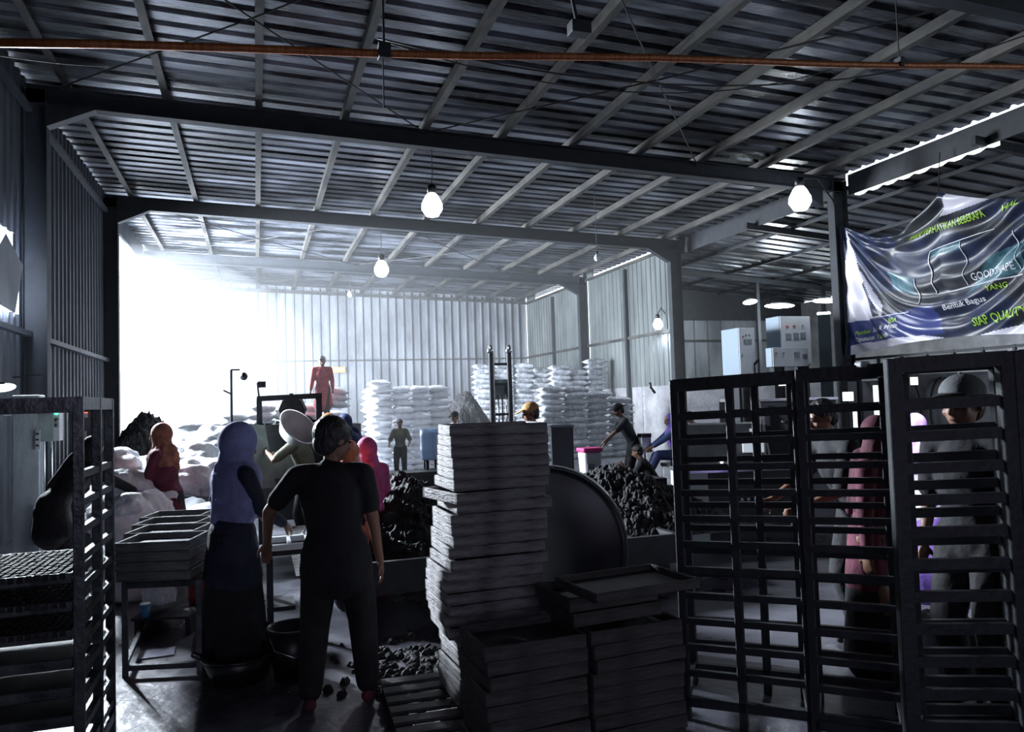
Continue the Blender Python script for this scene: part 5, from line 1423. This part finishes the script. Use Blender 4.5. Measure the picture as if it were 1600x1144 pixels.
# worker seated low behind the rack
p = sk(1098, 13.3)
person('person with brown hair and grey shirt bowing left, seen through the far left rack', p, 1.3, 1.55, lean=.55, pelvis=(0, -.1, .80), vox=.013, hands=((-.1, .5, .95), (.15, .5, .92)), head=(0, .5), top=C_grey, sleeve=.8, bottom=C_char, head_cover='hair', cover_mat=mat('brown_hair', (.03, .018, .01), .5), shoes=M_black)
# crouching pair of legs beside the block
p = sk(1018, 11.3)
person('person in black crouching low with hands together beside the white box', p, .9, 1.55, lean=.55, pelvis=(0, -.1, .32), feet=((-.14, .22, 0), (.14, .22, 0)), vox=.012, hands=((-.05, .42, .62), (.05, .42, .60)), head=(0, .3), top=C_black, sleeve=.8, bottom=C_char, head_cover='hair', shoes=M_white)
# group behind the right racks
p = V(atD(1338, 640, 5.3).x, atD(1338, 640, 5.3).y, 0)
person('person in black stooping left, face turned down, behind the middle rack', p, PI/2-YAW+.1, 1.72, lean=.38, vox=.010, hands=((-.2, .5, 1.0), (.2, .55, 1.0)), head=(0, .35), top=C_black, sleeve=.9, bottom=C_char, head_cover='hair', shoes=M_black, build=1.15)
p = V(atD(1352, 700, 4.8).x, atD(1352, 700, 4.8).y, 0)
person('person in a maroon headscarf looking right, face seen between the rack rails', p, -PI/2-YAW-.75, 1.57, lean=.12, vox=.009, head=(-.1, .2), top=C_maroon, sleeve=1.8, long_top=.3, skirt=C_black, head_cover='hijab', cover_mat=cloth('deep_maroon', (.05, .008, .018)), drape=.3, shoes=M_black)
p = V(atD(1434, 700, 6.4).x, atD(1434, 700, 6.4).y, 0)
person('person in a bright purple headscarf and white top lit by an added spot, between two racks', p, 0.2-YAW, 1.52, vox=.011, head=(0, .2), top=C_white, sleeve=1.8, long_top=.15, skirt=C_purple, head_cover='hijab', cover_mat=C_brightpurple, drape=.22, shoes=M_black)
p = V(atD(1512, 640, 4.15).x, atD(1512, 640, 4.15).y, 0)
person('person in a grey cap and black T-shirt behind the nearest rack, profile to the left', p, PI/2-YAW+.55, 1.76, lean=.03, vox=.0085, head=(.0, .12), hs=1.15, top=C_black, sleeve=.8, bottom=C_char, head_cover='cap', cover_mat=C_grey, bill=C_black, shoes=M_black, build=1.1)
p = V(atD(1592, 640, 4.3).x, atD(1592, 640, 4.3).y, 0)
person('person in a long tan-brown headscarf at the right edge behind the racks', p, -.2-YAW, 1.74, vox=.010, head=(0, .1), top=C_black, sleeve=1.6, skirt=C_black, head_cover='hijab', cover_mat=C_brown, drape=.1, shoes=M_black)
# person behind in dark blue-green at mixer sheet
# stool sack between racks: pale cone on the floor
q = V(atD(1480, 980, 4.5).x, atD(1480, 980, 4.5).y, 0)
o = bpy.data.objects.new('floor_sack', BM_[1]); COL.objects.link(o); o.location = (q.x, q.y, .2); o.scale = (.6, .55, 1.3); tag(o, 'pale pointed sack on the floor behind the nearest rack', 'sack')
# added spot lamp brightening the purple-scarfed person; the roof has no gap
l = bpy.data.lights.new('added_scarf_spot', 'SPOT'); l.energy = 2600; l.spot_size = R(13); l.spot_blend = .3; l.color = (.93, .95, 1); l.shadow_soft_size = .1
o = bpy.data.objects.new('added_scarf_spot', l); COL.objects.link(o)
tgt = V(atD(1434, 740, 6.35).x, atD(1434, 740, 6.35).y, 1.15); o.location = tgt+V(-2.2, -1.2, 3.9); o.rotation_euler = (tgt-o.location).to_track_quat('-Z', 'Y').to_euler()

# ================================================================== HAZE
def haze(name, c, size, dens, col=(0.9, 0.95, 1.0), aniso=0.35):
    m = bpy.data.materials.new('%s_%d' % (name, int(dens*1e5))); m.use_nodes = True; nt = m.node_tree
    nt.nodes.remove(nt.nodes['Principled BSDF'])
    vs = nt.nodes.new('ShaderNodeVolumeScatter'); vs.inputs['Color'].default_value = (*col, 1)
    vs.inputs['Density'].default_value = dens; vs.inputs['Anisotropy'].default_value = aniso
    nt.links.new(vs.outputs[0], nt.nodes['Material Output'].inputs['Volume'])
    mb = MB(); mb.box(c, size); o = mb.build(name, m); 
    tag(o, 'thin pale dusty haze filling the far half of the hall' if dens < .02 else 'denser haze shaped for the glow of the side opening', 'haze', None, 'stuff')
    return o
haze('haze', (4.3, 23.6, 3.15), (14.5, 19.4, 6.25), 0.009)
for k, (r, dn) in enumerate(((1.5, .02), (2.6, .016), (4.0, .012), (6.6, .010))):  # nested haze shells added for the glow around the opening
    o = haze('haze', (0, 0, 0), (1, 1, 1), dn if k == 0 else dn+.0001*k)
    me = MB().ell((-3.2, 23.4, 2.9), (r*.75, r*1.25, min(r, 3.2)), None, 28, 18).mesh('haze', o.data.materials[0]); o.data = me
    o['label'] = 'haze shaped for the glow of the side opening, ' + ('core', 'inner shell', 'outer shell', 'faint outermost shell')[k]
